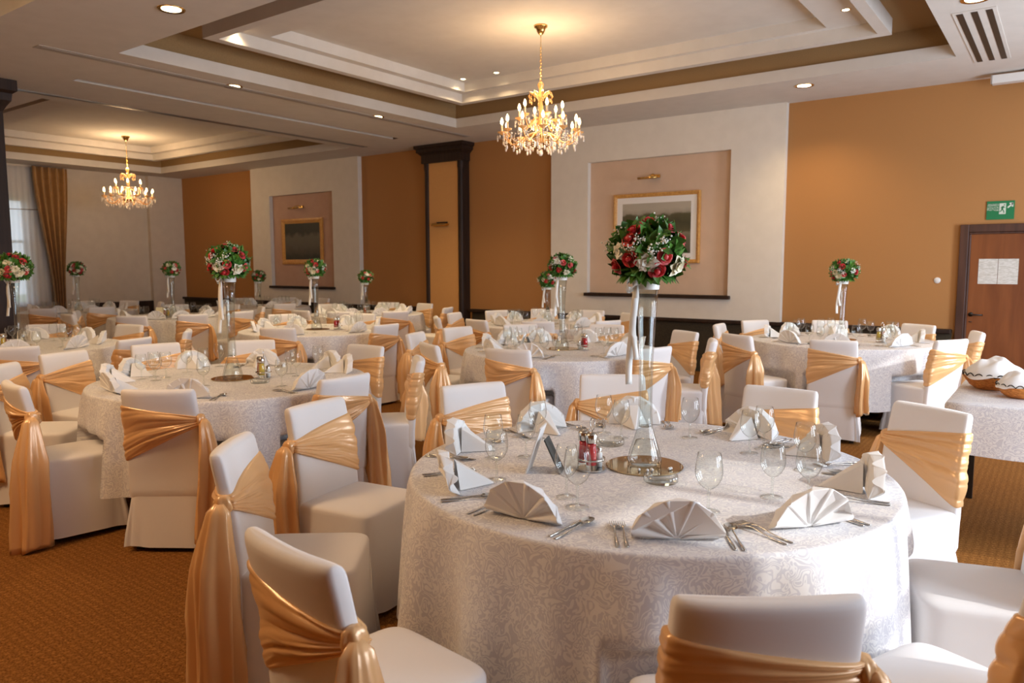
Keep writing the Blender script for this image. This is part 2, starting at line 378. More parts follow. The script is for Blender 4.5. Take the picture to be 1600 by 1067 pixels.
# door
b = MB(); dx0, dx1 = -1.05, .12
b.box(dx0, dx0+.09, YB-.05, YB, 0, 2.0).box(dx1-.09, dx1, YB-.05, YB, 0, 2.0).box(dx0+.09, dx1-.09, YB-.05, YB, 1.91, 2.0)
b.box(dx0+.09, dx0+.115, YB-.035, YB, 0, 1.885, 0).box(dx0+.09, dx1-.09, YB-.035, YB, 1.885, 1.91, 0)
dj = struct(b.build('door_1', JAMB, smooth=False)); bevel(dj, .006)
bevel(struct(MB().box(dx0+.115, dx1-.09, YB-.03, YB-.002, .01, 1.885).build('door_leaf', DOORW, dj, smooth=False)), .003)
b = MB(); b.lathe([(.026, 0), (.026, .008)], 16, (0, 0, 0), 0, True, True)
for i, v in enumerate(b.v): b.v[i] = (-.895+v[0], YB-.03-v[2], .95+v[1])
b.tube([(-.895, YB-.03, .95), (-.895, YB-.085, .95), (-.87, YB-.09, .95), (-.77, YB-.088, .948)], .0095, 10)
b.lathe([(.016, 0), (.016, .008)], 12, (-.895, YB-.034, .86), 0, True, True)
b.build('door_handle', DSTEEL, dj)

# ---------------------------------------------------------------- chairs
def se(u, p=4.5):
    c, s = math.cos(u), math.sin(u)
    return math.copysign(abs(c)**(2/p), c), math.copysign(abs(s)**(2/p), s)
def lean(z): 
    t = max(0, (z-.42)/.48); return -.207 - .090*t**1.25
def back_pt(u, z, off=0, sc_t=1, sc_w=1):
    cx, cy = se(u); hw = (.205 - .014*max(0, (z-.45)/.45))*sc_w + off; ht = .034*sc_t + off
    x = hw*cx; y = lean(z) + ht*cy + .022*(x/.2)**2*min(1, max(0, (z-.46)/.22))
    return (x, y, z)
def back_mesh():
    b = MB(); n = 56; rings = []
    for z, s, sw in ((.27, .55, .93), (.295, .75, .97)): rings.append([back_pt(2*PI*j/n, z, 0, s, sw) for j in range(n)])
    for i in range(17):
        z = .315 + .550*i/16; rings.append([back_pt(2*PI*j/n, z) for j in range(n)])
    for z, s, sw in ((.880, .94, .997), (.890, .80, .985), (.8965, .55, .965), (.899, .25, .94)):
        rings.append([back_pt(2*PI*j/n, z, 0, s, sw) for j in range(n)])
    for i, r in enumerate(rings):       # soft puckers in the cloth
        for j in range(n):
            x, y, z = r[j]; d = noise.noise(Vector((x*5, y*5+3, z*5)))*.004; r[j] = (x, y+d, z)
    return b.loft(rings).mesh('backrest_cover', COVER)
def seat_mesh(seed=0):
    b = MB(); n = 168; rings = []
    corners = [PI/4, 3*PI/4, 5*PI/4, 7*PI/4]
    def rp(u, z, sc_):
        cx, cy = se(u, 7); fl = max(0, (.31-z)/.28); off = fl*.020
        for c in corners:
            d = (u-c+PI) % (2*PI) - PI
            off += min(1, fl*1.3)*(-.045*math.exp(-(d/.035)**2) + .026*math.exp(-((abs(d)-.10)/.05)**2))
        off += fl*.006*math.sin(9*u+seed)
        return ((.212*sc_+off)*cx, -.020+(.217*sc_+off)*cy, z + .006*math.sin(3*u+seed)*(1 if z < .06 else 0))
    for z in (.030, .07, .11, .15, .19, .23, .26, .285, .31, .34, .38, .42, .445, .460):
        rings.append([rp(2*PI*j/n, z, 1) for j in range(n)])
    for z, s in ((.468, .985), (.474, .95), (.479, .86), (.482, .6), (.483, .25)):
        rings.append([rp(2*PI*j/n, z, s) for j in range(n)])
    return b.loft(rings, False, True).mesh('seat_cover', COVER)
def sash_mesh(seed):
    b = MB(); rnd = random.Random(seed); nu, nv = 76, 62; rings = []
    ph = [rnd.random()*6.28 for _ in range(4)]; jit = [rnd.uniform(-.6, .6) for _ in range(12)]
    zt1 = rnd.uniform(.815, .84); zb1 = rnd.uniform(.49, .53); zk = rnd.uniform(.72, .735)
    for i in range(nv+1):
        v = i/nv; r = []
        for j in range(nu):
            u = 2*PI*j/nu; cx, _ = se(u); k = min(1, max(0, (1-cx)/2))
            front = 1 if math.sin(u) > 0 else 0
            zt = zk+.026 + (zt1-zk-.026)*k**.9; zb = zk-.028 + (zb1-zk+.028)*k**1.05
            z = zb + (zt-zb)*v
            q = 4.0*v + .55*math.sin(2.2*k+ph[front]) + .45*math.sin(5*v+ph[2]+1.5*k)
            f = abs(math.sin(PI*q))**.5
            f = .68*f + .32*abs(math.sin(PI*(q*2.3+k)))**.5
            amp = (.008 + .018*math.sin(PI*min(1, k*1.1+.1)) + .008*k) * math.sin(PI*min(1, max(0, v*.94+.03)))**.5
            off = .004 + amp*f*(.75+.25*math.sin(9*v+ph[3]))
            if i in (0, nv): off = -.002
            r.append(back_pt(u, z, off))
        rings.append(r)
    return b.loft(rings, False, False).mesh('sash', CARTM)
def knot_mesh(seed):
    b = MB(); n = 20; rings = []; rnd = random.Random(seed); p = rnd.random()*6
    zk = .728; c = Vector((.205, lean(zk)+.012, zk))
    for i in range(1, 12):
        t = PI*i/12; r = []
        for j in range(n):
            a = 2*PI*j/n; rr = 1+.16*math.sin(5*a+p+2*t)+.08*math.sin(3*t+p)
            r.append(c + Vector((.026*math.sin(t)*math.cos(a)*rr, .034*math.sin(t)*math.sin(a)*rr, -.034*math.cos(t))))
        rings.append(r)
    return b.loft(rings).mesh('sash_knot', CARTM)
def tail_mesh(seed, zend, sway):
    b = MB(); rnd = random.Random(seed); n = 96; rings = []; p = [rnd.random()*6.28 for _ in range(4)]
    zk = .735; m = 26
    for i in range(m+1):
        t = i/m; z = zk - (zk-zend)*t
        w = .032 + .036*min(1, t*3.2) + .014*t; d = .022 + .022*min(1, t*3) + .008*t
        if i == 0: w *= .5; d *= .5
        cx = .225 + .022*math.sin(min(1, t*2.2)*PI/2) + .015*math.sin(3*t+p[0])*t
        cy = lean(zk) + .005 + (-.010+sway)*t + .012*math.sin(4*t+p[1])*t
        fa = .30*min(1, .3+t*1.5); r = []
        for j in range(n):
            a = 2*PI*j/n
            k = 1.1 + fa*1.5*(.5*(1-2*abs(math.sin(2.5*a+p[2]+.5*t))**.6)+.30*math.sin(7*a+p[3]-1.3*t)+.25*math.sin(3*a+2.0*t))
            zz = z + (.018*math.sin(2*a+p[0]) if i == m else 0)
            r.append((cx + d*k*math.cos(a), cy + w*k*math.sin(a), zz))
        rings.append(r)
    return b.loft(rings).mesh('sash_tail', CARTM)
def leg_mesh(): return MB().box(-.018, .018, -.018, .018, 0, .36).mesh('leg', DSTEEL, False)
CH_BACK = back_mesh(); CH_SEAT = [seat_mesh(0), seat_mesh(2.1)]
CH_SASH = [sash_mesh(s) for s in (1, 5, 9)]; CH_KNOT = [knot_mesh(s) for s in (1, 2)]
CH_TAIL = [tail_mesh(3, .19, 0), tail_mesh(7, .10, -.02), tail_mesh(12, .27, .015), tail_mesh(21, .012, -.03)]
CH_LEG = leg_mesh()
def make_chair(v):
    t = empty('banquet_chair', (0, 0, -50))
    obj('backrest_cover', CH_BACK, t); obj('seat_cover', CH_SEAT[v % 2], t)
    s = obj('sash', CH_SASH[v % 3], t); obj('sash_knot', CH_KNOT[v % 2], s); obj('sash_tail', CH_TAIL[v % 4], s)
    for x, y in ((-.17, .15), (.17, .15), (-.17, -.19), (.17, -.19)):
        l = obj('leg', CH_LEG, t); l.location = (x, y, 0)
    return t
PROTO = [make_chair(i) for i in range(4)]; used = [False]*4
def chair(x, y, rz, v, label, group):
    p = PROTO[v]
    if not used[v]: used[v] = True; o = p; o.location = (x, y, 0); o.rotation_euler = (0, 0, rz)
    else: o = copy_tree(p, (x, y, 0), rz)
    return tag(o, label, 'chair', group)

TN = {1: 'sunlit table nearest the camera', 2: 'table beside the bare carpet', 3: 'table behind the sunlit table',
      4: 'table under the big lake painting', 5: 'table near the brown door', 6: 'table below the small dark painting',
      7: 'table by the curtained window', 8: 'table by the far end wall', 9: 'table below the far chandelier',
      10: 'table in the far corner', 11: 'table beside the dark-framed column'}
TP = {1: (-1.25, 2.55), 2: (-4.50, 2.95), 3: (-3.65, 5.74), 4: (-5.37, 8.10), 5: (-1.80, 8.06), 6: (-7.14, 5.82), 7: (-8.00, 2.98),
      8: (-13.38, 5.92), 9: (-10.76, 6.1), 10: (-11.95, 8.45), 11: (-8.85, 8.2)}
VZ = {1: 1.605, 2: 1.58, 3: 1.55, 4: 1.36, 5: 1.49, 6: 1.52, 7: 1.55, 8: 1.50, 9: 1.51, 10: 1.35, 11: 1.37}
BS = {1: 1.0, 2: .96, 3: .90, 4: .86, 5: .94, 6: .86, 7: 1.10, 8: .96, 9: .90, 10: .88, 11: .84}
RT = Vector((_r.x, _r.y)).normalized(); FW = Vector((_f.x, _f.y)).normalized()
HOURS = ['twelve', 'one', 'two', 'three', 'four', 'five', 'six', 'seven', 'eight', 'nine', 'ten', 'eleven']
def hour_index(d):
    a = math.atan2(d.dot(RT), d.dot(FW)) % (2*PI); return a/(PI/6)
def hour_names(dirs):
    used_h = {}; res = [None]*len(dirs)
    for i in sorted(range(len(dirs)), key=lambda i: abs(hour_index(dirs[i])-round(hour_index(dirs[i])))):
        h = hour_index(dirs[i]); cand = sorted(range(12), key=lambda k: min(abs(h-k), 12-abs(h-k)))
        k = next(k for k in cand if k not in used_h); used_h[k] = 1; res[i] = HOURS[k]+'-o\'clock'
    return res
# back-top points of the chairs seen, per table
CP = {1: [(-.43, 1.45), (-1.43, 1.06), (-2.46, 1.59), (-2.86, 2.30), (-2.60, 3.17), (-2.14, 3.92), (-1.16, 4.01), (-.48, 3.88), (.08, 2.97), (.07, 2.0)],
      2: [(-3.86, 2.10), (-4.69, 1.70), (-5.71, 2.07), (-6.02, 2.53), (-6.09, 3.20), (-5.69, 3.93), (-4.56, 4.22), (-3.38, 2.96), (-3.64, 3.86)],
      3: [(-4.24, 4.60), (-5.02, 5.27), (-5.11, 5.97), (-3.46, 4.68), (-4.78, 6.66), (-3.98, 7.16), (-2.57, 5.40), (-2.96, 6.91), (-2.44, 6.27)],
      4: [(-6.25, 7.10), (-6.62, 7.86), (-6.50, 8.45), (-5.78, 6.98), (-4.87, 7.10), (-6.10, 9.10), (-5.44, 9.25), (-4.78, 9.05), (-4.25, 7.68)],
      5: [(-3.03, 7.92), (-2.45, 6.85), (-2.90, 8.70), (-2.18, 9.16), (-1.58, 6.80), (-1.25, 9.10), (-.76, 7.42), (-.65, 8.42)],
      6: [(-6.58, 4.85), (-5.98, 5.83), (-8.38, 6.26), (-7.57, 6.95)],
      7: [(-9.12, 3.68), (-8.29, 4.20), (-6.80, 2.48), (-6.68, 3.42), (-7.15, 4.20)],
      8: [(-12.50, 5.00), (-12.15, 5.72), (-14.5, 6.5), (-13.9, 7.05), (-12.9, 7.1), (-14.2, 4.9)],
      9: [(-10.86, 4.65), (-9.71, 4.95), (-9.35, 5.55), (-9.38, 6.36), (-11.43, 5.0), (-11.9, 6.8), (-11.2, 7.35), (-10.2, 7.25)],
      10: [(-10.62, 8.00), (-12.6, 9.55), (-11.7, 9.75), (-13.1, 8.9)],
      11: [(-9.95, 8.35), (-9.40, 9.30), (-8.75, 9.38), (-8.15, 7.02), (-7.56, 7.55), (-7.58, 8.70), (-8.82, 6.93)]}
VAR = {1: [2, 1, 3, 0, 2, 1, 0, 2, 1, 0], 2: [1, 3, 0, 2, 1, 0, 2, 1, 2]}
SEATDIR = {}; CHL = []
SPOTS = []
for t, pts in CP.items():
    c = Vector(TP[t]); dirs = [(Vector(p)-c) for p in pts]; hn = hour_names(dirs); SEATDIR[t] = (dirs, hn)
    for i, p in enumerate(pts):
        d = -dirs[i].normalized(); SPOTS.append([t, i, c - d*max(1.10, dirs[i].length) + .285*d, hn[i]])
for it in range(300):                    # keep neighbours from touching
    for a in range(len(SPOTS)):
        for q in range(a):
            e = SPOTS[a][2] - SPOTS[q][2]; l = e.length
            lim = .62 if SPOTS[a][0] != SPOTS[q][0] else .60
            if 1e-4 < l < lim:
                e *= (lim-l)/l*.5; SPOTS[a][2] += e; SPOTS[q][2] -= e
        e = SPOTS[a][2] - Vector(TP[SPOTS[a][0]])
        if e.length < .83: SPOTS[a][2] = Vector(TP[SPOTS[a][0]]) + e*(.83/e.length)
for t, i, o, hn_ in SPOTS:
    e = Vector(TP[t]) - o; rz = math.atan2(e.y, e.x) - PI/2; rr = random.Random(t*100+i)
    v = VAR[t][i] if t in VAR else rr.choice([0, 1, 2, 2])
    CHL.append((o.x, o.y, rz))
    chair(o.x, o.y, rz, v, 'white-covered chair with gold sash at the %s side of %s' % (hn_, TN[t]), 'covered banquet chairs')

# ---------------------------------------------------------------- tables and cloths
ZT = .785; RTAB = .872
def clear_chairs(x, y, z, near):
    for ox, oy, ca, sa in near:
        dx, dy = x-ox, y-oy; lx, ly = dx*ca+dy*sa, -dx*sa+dy*ca
        if abs(lx) > .262 or ly > .242 or ly < -.34: continue
        if z < .56:
            k = min(1, (.56-z)/.055); ly = ly + (.242-ly)*k
            if z > .497: z = max(z, .499)
        yf = lean(z) + .034 + .022*min(1, (lx/.2)**2) + .024
        if ly < yf: ly = yf
        x, y = ox + lx*ca - ly*sa, oy + lx*sa + ly*ca
    return x, y, z
def cloth_mesh(seed, pos, rot):
    near = []
    for hx, hy, rz in CHL:
        if (hx-pos[0])**2 + (hy-pos[1])**2 < 2.2: near.append((hx, hy, math.cos(rz), math.sin(rz)))
    cr_, sr_ = math.cos(rot), math.sin(rot)
    rnd = random.Random(seed); n = 288; b = MB(); uv = []
    ph = [rnd.random()*6.28 for _ in range(6)]
    prof = [(.0, 0)]
    rings = []; dist = []
    for r in (.02, .2, .4, .6, .75, .84, .862, RTAB): rings.append([(r*math.cos(2*PI*j/n), r*math.sin(2*PI*j/n), ZT) for j in range(n)]); dist.append(r)
    for k, (dr, dz) in enumerate(((.006, .002), (.010, .008), (.012, .016))):
        r = RTAB+dr; rings.append([(r*math.cos(2*PI*j/n), r*math.sin(2*PI*j/n), ZT-dz) for j in range(n)]); dist.append(RTAB+.008*(k+1))
    m = 20; drop = .55
    for i in range(1, m+1):
        t = i/m; rr = []
        for j in range(n):
            a = 2*PI*j/n
            f = .5*math.sin(13*a+ph[0]+.6*math.sin(2*a+ph[1])) + .32*math.sin(21*a+ph[2]+.8*math.sin(3*a)) + .25*math.sin(7*a+ph[3])
            f = math.copysign(abs(f)**.8, f)
            amp = .062*t**.6
            r = RTAB + .013 + .018*t + amp*(f+.30)
            z = ZT-.016 - (drop-.016)*t*(1+.02*math.sin(4*a+ph[4])*t)
            lx, ly = r*math.cos(a), r*math.sin(a)
            wx, wy, z = clear_chairs(pos[0]+lx*cr_-ly*sr_, pos[1]+lx*sr_+ly*cr_, z, near)
            wx -= pos[0]; wy -= pos[1]; rr.append((wx*cr_+wy*sr_, -wx*sr_+wy*cr_, z))
        rings.append(rr); dist.append(RTAB+.03+drop*t)
    b.loft(rings, True, False); me = b.mesh('tablecloth', DAMASK)
    ul = me.uv_layers.new(name='UVMap'); N_ = len(rings)*n
    for lp in me.loops:
        vi = lp.vertex_index; q, j = divmod(vi, n); a = 2*PI*j/n; ul.data[lp.index].uv = (dist[q]*math.cos(a), dist[q]*math.sin(a))
    return me
def make_table():
    t = empty('banquet_table', (0, 0, -50))
    top = MB().lathe([(.0, .745), (.84, .745), (.858, .755), (.858, .775), (.84, .782), (.0, .782)], 72)
    o = top.build('table_top', DWOOD, t, smooth=False)
    MB().lathe([(.06, .03), (.055, .10), (.045, .14), (.045, .70), (.10, .745)], 20).build('pedestal', DSTEEL, t)
    for k in range(4):
        a = PI/4+k*PI/2; x, y = math.cos(a), math.sin(a)
        MB().tube([(x*.03, y*.03, .06), (x*.30, y*.30, .035), (x*.42, y*.42, .018)], [.025, .020, .016], 10).build('foot', DSTEEL, t)
    return t
TPROTO = make_table()
for t, (x, y) in TP.items():
    if t == 1: o = TPROTO; o.location = (x, y, 0)
    else: o = copy_tree(TPROTO, (x, y, 0), .3*t)
    tag(o, 'dark round table under the white cloth, the %s' % TN[t], 'table', 'round banquet tables')
    c = obj('tablecloth', cloth_mesh(3+t, (x, y), t*1.3)); c.location = (x, y, 0); c.rotation_euler = (0, 0, t*1.3)
    tag(c, 'white damask cloth draped over the round %s' % TN[t], 'tablecloth', 'round damask tablecloths')

# ---------------------------------------------------------------- table ware prototypes
def copy_or(proto, state, loc, rz, scale=None):
    if not state.get(proto.name): state[proto.name] = 1; proto.location = loc; proto.rotation_euler = (0, 0, rz); proto.scale = (scale or 1,)*3; return proto
    return copy_tree(proto, loc, rz, scale)
ST = {}
def make_glass():
    t = empty('wine_glass', (0, 0, -50))
    MB().lathe([(.0045, .062), (.006, .068), (.016, .073), (.028, .084), (.0375, .102), (.0405, .118), (.0395, .138), (.0360, .160), (.0330, .178), (.0322, .1784)], 28).build('bowl', GLASS, t, fix=False)
    MB().lathe([(.0085, .0045), (.0055, .010), (.0042, .022), (.0040, .045), (.0046, .062), (.0005, .068)], 14).build('stem', GLASS, t, fix=False)
    MB().lathe([(.0345, 0.0005), (.0345, .002), (.022, .0035), (.0085, .0055)], 28).build('foot', GLASS, t, fix=False)
    return t
GPROTO = make_glass()
def fan_mesh(seed):
    rnd = random.Random(seed); b = MB(); n = 6; R = .128
    segs = []; sub = 7; tot = 2*n*sub
    jit = [rnd.uniform(-.02, .02) for _ in range(2*n+2)]
    for i in range(tot+1):
        q = i/sub; k = math.cos(PI*q); k = math.copysign(abs(k)**.8, k)
        a2 = -.06 + (PI+.12)*i/tot; rr = R*(1 - .03*k + jit[int(q)])
        segs.append((a2, rr, k))
    th = .004; rows = 5; front = []; back = []
    for r_i in range(rows+1):
        s = .10 + .90*r_i/rows; fr = []; bk = []
        for a, rr, k in segs:
            x = -rr*s*math.cos(a); z = max(.0015, rr*s*math.sin(a)*.96 + .002); y = k*.019*s - .22*z
            fr.append((x, y, z)); bk.append((x, y+th, z))
        front.append(fr); back.append(bk)
    rings = [front[i] + list(reversed(back[i])) for i in range(rows+1)]
    b.loft(rings)
    # folded flap that props the fan up, running back over the cloth
    A = [(-.060, .024, .002), (-.020, .016, .090), (.030, .016, .090), (.062, .024, .002)]
    tip = [(-.004, .150, .002), (.004, .152, .005), (.010, .150, .002)]
    b.add(A+tip+[(-.064, .03, .001), (.066, .03, .001)], [(0, 1, 4), (1, 2, 5, 4), (2, 3, 6, 5), (0, 4, 7), (3, 8, 6), (4, 5, 6), (7, 4, 6, 8)])
    return b.mesh('napkin', NAPK, True)
FANS = [fan_mesh(s) for s in (1, 4)]
for f in FANS: f.polygons.foreach_set('use_smooth', [len(p.vertices) == 4 and p.index < len(f.polygons)-8 for p in f.polygons])
def flat_profile(pts, z0=.0015, th=.002, name='x', bend=None):
    # pts: list of (y, halfwidth); a blade/handle strip with a bend profile
    b = MB(); rings = []
    for y, hw in pts:
        zz = z0 + (bend(y) if bend else 0); rings.append([(-hw, y, zz), (0, y, zz+th*1.5), (hw, y, zz), (0, y, zz-.0005)])
    return b.loft(rings)
def knife_mesh():
    b = flat_profile([(-.105, .003), (-.103, .0055), (-.06, .006), (-.01, .0045), (.0, .004), (.004, .007), (.03, .0085), (.07, .0085), (.095, .006), (.105, .001)], th=.002)
    return b.mesh('table_knife', CHROME)
def fork_mesh():
    bend = lambda y: .010*max(0, 1-abs((y-.03)/.06)) 
    b = flat_profile([(-.10, .003), (-.098, .0055), (-.07, .0058), (-.02, .003), (.02, .0026), (.035, .005), (.046, .011), (.056, .0115)], th=.0015, bend=bend)
    for k in range(4):
        x = -.009+.006*k
        b.tube([(x, .055, .001+bend(.055)+.001), (x, .075, .0045), (x, .098, .006)], [.0018, .0015, .0008], 6)
    return b.mesh('table_fork', CHROME)
def spoon_mesh():
    b = flat_profile([(-.10, .003), (-.098, .006), (-.07, .0062), (-.02, .003), (.03, .0026), (.04, .004)], th=.0015, bend=lambda y: .006*max(0, 1-abs((y-.03)/.08)))
    n = 18; rings = []
    for k in range(1, 7):
        s = math.sin(k*PI/12); rings.append([(.019*s*math.cos(2*PI*j/n), .066+.031*s*math.sin(2*PI*j/n), .0015+.0095*(1-math.cos(k*PI/12)) if False else .002+.009*(s**2)) for j in range(n)])
    b.loft(rings, True, False)
    return b.mesh('table_spoon', CHROME)
KNIFE, FORK, SPOON = knife_mesh(), fork_mesh(), spoon_mesh()
def place(name, me, x, y, rz, label, cat, group, z=ZT+.001):
    o = obj(name, me); o.location = (x, y, z); o.rotation_euler = (0, 0, rz); return tag(o, label, cat, group)
def setting(t, ang, hn, nr=.72, cutlery=True, i=0, glasses=0, rt=0):
    """ang: world angle of the seat seen from the table centre"""
    cx, cy = TP[t]; d = Vector((math.cos(ang), math.sin(ang))); s = Vector((-d.y, d.x))   # d outward, s = sitter's left... (facing -d, right hand is s)
    rz = ang + PI/2                                   # local -Y (fan front) points outward
    p = Vector((cx, cy)) + d*nr
    who = '%s place of %s' % (hn, TN[t])
    n = place('napkin', FANS[i % 2], p.x, p.y, rz + rt, 'white fan-folded napkin standing at the %s' % who, 'napkin', 'fan napkins')
    if cutlery:
        for k, off in enumerate((-.168, -.143)):
            q = Vector((cx, cy)) + d*(nr-.035) + s*off
            place('table_fork', FORK, q.x, q.y, ang+PI/2, '%s steel fork beside the napkin at the %s' % (('outer', 'inner')[k], who), 'fork', 'steel forks')
        q = Vector((cx, cy)) + d*(nr-.035) + s*.145
        place('table_knife', KNIFE, q.x, q.y, ang+PI/2, 'steel knife beside the napkin at the %s' % who, 'knife', 'steel knives')
        q = Vector((cx, cy)) + d*(nr-.025) + s*.168
        place('table_spoon', SPOON, q.x, q.y, ang+PI/2, 'steel spoon beside the knife at the %s' % who, 'spoon', 'steel spoons')
    rnd = random.Random(t*50+i)
    for g in range(glasses):
        q = Vector((cx, cy)) + d*(nr-.205-.03*g + rnd.uniform(-.012, .012)) + s*(.05+.098*g + rnd.uniform(-.006, .006))
        o = copy_or(GPROTO, ST, (q.x, q.y, ZT+.001), rnd.random()*6, rnd.choice([.93, 1.0, 1.05]))
        tag(o, '%s stemmed wine glass at the %s' % (('first', 'second', 'third')[g], who), 'wine glass', 'wine glasses')
# sunlit table
A1 = [-57, -92, -125, -166, 155, 120, 79, 50, 14, -25]
R1 = [.765, .755, .755, .775, .75, .79, .755, .76, .76, .76]
hn1 = hour_names([Vector((math.cos(math.radians(a)), math.sin(math.radians(a)))) for a in A1])
for i, a in enumerate(A1): setting(1, math.radians(a), hn1[i], R1[i], True, i, 0, rt=(.0, .1, -.1, .15, 0, 0, 0, -.2, .2, -.25)[i])
G1 = [(-1.206, 1.990, 1.08), (-1.29, 2.06, .98), (-1.598, 2.084, 1.02), (-1.793, 2.317, .98), (-1.700, 2.410, .95), (-1.837, 2.692, .98), (-1.658, 2.961, .98), (-1.547, 2.920, .95),
      (-1.303, 3.100, 1.0), (-.998, 2.985, .98), (-.975, 3.09, 1.0), (-.748, 2.852, 1.0), (-.742, 2.455, 1.0), (-.640, 2.500, 1.02), (-.855, 2.190, 1.05)]
G1L = ['tall wine glass by the spoon behind the fan napkin with a shaded back', 'wine glass tucked behind the tall glass beside the menu stand', 'wine glass standing before the two wavy napkins and the menu stand',
       'wine glass half hidden behind the glass before the wavy napkins', 'small wine glass between the wavy napkins and the menu stand', 'wine glass before the napkin behind the menu stand',
       'taller of two wine glasses behind the red cruet', 'shorter wine glass between red cruet and vase', 'lone wine glass beyond the tall vase near the far cloth edge',
       'wine glass before the napkin next to the far knives', 'wine glass overlapping behind the glass by the far knives', 'wine glass standing above the sunlit pair, before a fan napkin',
       'wine glass of the sunlit pair nearer the mirror', 'wine glass of the sunlit pair nearer the napkins', 'large wine glass between the glass ashtray and the nearest napkin']
for (x, y, s), lb in zip(G1, G1L): tag(copy_or(GPROTO, ST, (x, y, ZT+.001), x*9, s), lb, 'wine glass', 'wine glasses')
# table beside the carpet
A2 = [-133, -98, -155, 168, 128, 2, 84, 62, -52]
hn2 = hour_names([Vector((math.cos(math.radians(a)), math.sin(math.radians(a)))) for a in A2])
for i, a in enumerate(A2): setting(2, math.radians(a), hn2[i], .76 if i != 4 else .66, a in (-52, 2, 128), i)
G2 = [(-4.975, 2.575), (-5.01, 2.68), (-4.91, 2.71), (-4.84, 2.60), (-5.04, 2.94), (-4.96, 3.02), (-4.375, 2.66), (-5.12, 3.25), (-3.96, 2.94), (-4.36, 3.315), (-4.24, 3.27), (-4.35, 3.55)]
G2L = ['lowest wine glass of the cluster by the two standing napkins', 'rearmost wine glass of the cluster by the two standing napkins', 'second wine glass of the cluster by the two standing napkins',
       'foremost wine glass of the cluster by the two standing napkins', 'first of two wine glasses before the napkin across from the covered chair', 'second of two wine glasses before the napkin across from the covered chair',
       'wine glass beside the mirror plate under the vase', 'wine glass behind the vase of the carpet-side table', 'small wine glass between the oil cruet and the fan napkin',
       'tall wine glass behind the oil cruet', 'round wine glass next to the tall glass behind the oil cruet', 'lone wine glass before the far napkins of the carpet-side table']
for i, ((x, y), lb) in enumerate(zip(G2, G2L)): tag(copy_or(GPROTO, ST, (x, y, ZT+.001), x*9, .95+.02*(i % 4)), lb, 'wine glass', 'wine glasses')
for t in (3, 4, 5, 6, 7, 8, 9, 10, 11):
    dirs, hn = SEATDIR[t]
    al = [math.atan2(d.y, d.x) for d in dirs]; names = list(hn)
    if t in (6, 7, 8, 10, 11):          # places whose chairs stand out of sight
        for k in range(9):
            a = 2*PI*k/9 + .35*t
            if all(abs((a-q+PI) % (2*PI)-PI) > .55 for q in al): al.append(a)
        names = hour_names([Vector((math.cos(a), math.sin(a))) for a in al])
    for i, a in enumerate(al): setting(t, a, names[i], .70, t in (3, 5), i, 2)

# ---------------------------------------------------------------- centrepieces
def vase_parts(rim, t):
    """trumpet vase 0..rim high"""
    h = rim
    outer = [(.058, .001), (.063, .004), (.064, .028), (.056, .060), (.043, .100), (.0335, .130), (.0285, .150), (.0262, .19), (.0250, .26*h/.7), (.0262, .40*h/.7), (.0330, .55*h/.7), (.0445, h)]
    inner = [(r-.0045, z) for r, z in reversed(outer[6:])] + [(.016, .155), (.0005, .15)]
    MB().lathe(outer+inner, 32).build('glass_body', VGLASS, t, fix=False)
    MB().lathe([(.0005, .008), (.055, .008), (.056, .028), (.046, .062), (.034, .098), (.0005, .105)], 28).build('base_filling', GLASS, t, fix=False)
    b = MB().lathe([(.0435, h-.045), (.0465, h-.002), (.045, h-.001), (.042, h-.044)], 28); rb = b.build('ribbon_band', RIBBON, t)
    # bow and hanging ends on the camera-left side
    c = Vector((-.048*RT.x, -.048*RT.y, h-.022)); s = Vector((RT.x, RT.y, 0)); f = Vector((-FW.x, -FW.y, 0))
    b = MB()
    for sg in (-1, 1):
        ring1 = []; bs_ = .75
        for k in range(13):
            a = 2*PI*k/12
            p = c + f*.018 + s*sg*(.028*(1-math.cos(a))*.6) + Vector((0, 0, .020*math.sin(a))) + Vector((0, 0, .012*sg*(1-math.cos(a))*.4))
            wv = f*(.014) + Vector((0, 0, .012))
            ring1.append([p-wv, p-wv*.2+s*.002, p+wv, p+wv*.8+s*.003])
        b.loft(ring1, False, False)
    b.ball(c+f*.02, .012, 10, 6); b.build('bow', RIBBON, t)
    for k, (ln, wd, dx) in enumerate(((.36*h/.7, .0125, -.014), (.27*h/.7, .010, .002))):
        b = MB(); rings = []
        for i in range(22):
            q = i/21; z = h-.03-ln*q
            p = c + f*(.022+.008*math.sin(7*q+k)) + s*(dx*min(1, q*3)+.006*math.sin(5*q+2*k)); p.z = z
            tw = .25*math.sin(4*q+k*2); wv = (s*math.cos(tw)+f*math.sin(tw))*wd*min(1, .4+q*4); nn = f*.0012
            rings.append([p-wv-nn, p+wv-nn, p+wv+nn, p-wv+nn])
        b.loft(rings).build('ribbon_tail', RIBBON, t)
def leaf(b, c, dirv, up, ln, wd, mi=0, curl=.25):
    dirv = dirv.normalized(); sd = dirv.cross(up).normalized(); nn = sd.cross(dirv)
    pts = []
    for q, ww in ((0, .12), (.2, .62), (.45, 1.0), (.7, .75), (.9, .30), (1, .03)):
        m = c + dirv*ln*q + nn*(-curl*ln*q*q)
        pts += [m - sd*wd*ww + nn*wd*.25*ww, m, m + sd*wd*ww + nn*wd*.25*ww]
    fs = []
    for i in range(5):
        o = 3*i; fs += [(o, o+1, o+4, o+3), (o+1, o+2, o+5, o+4)]
    b.add(pts, fs, mi)
def sph(rnd, lo=-1.0):
    while True:
        v = Vector((rnd.gauss(0, 1), rnd.gauss(0, 1), rnd.gauss(0, 1))).normalized()
        if v.z > lo: return v
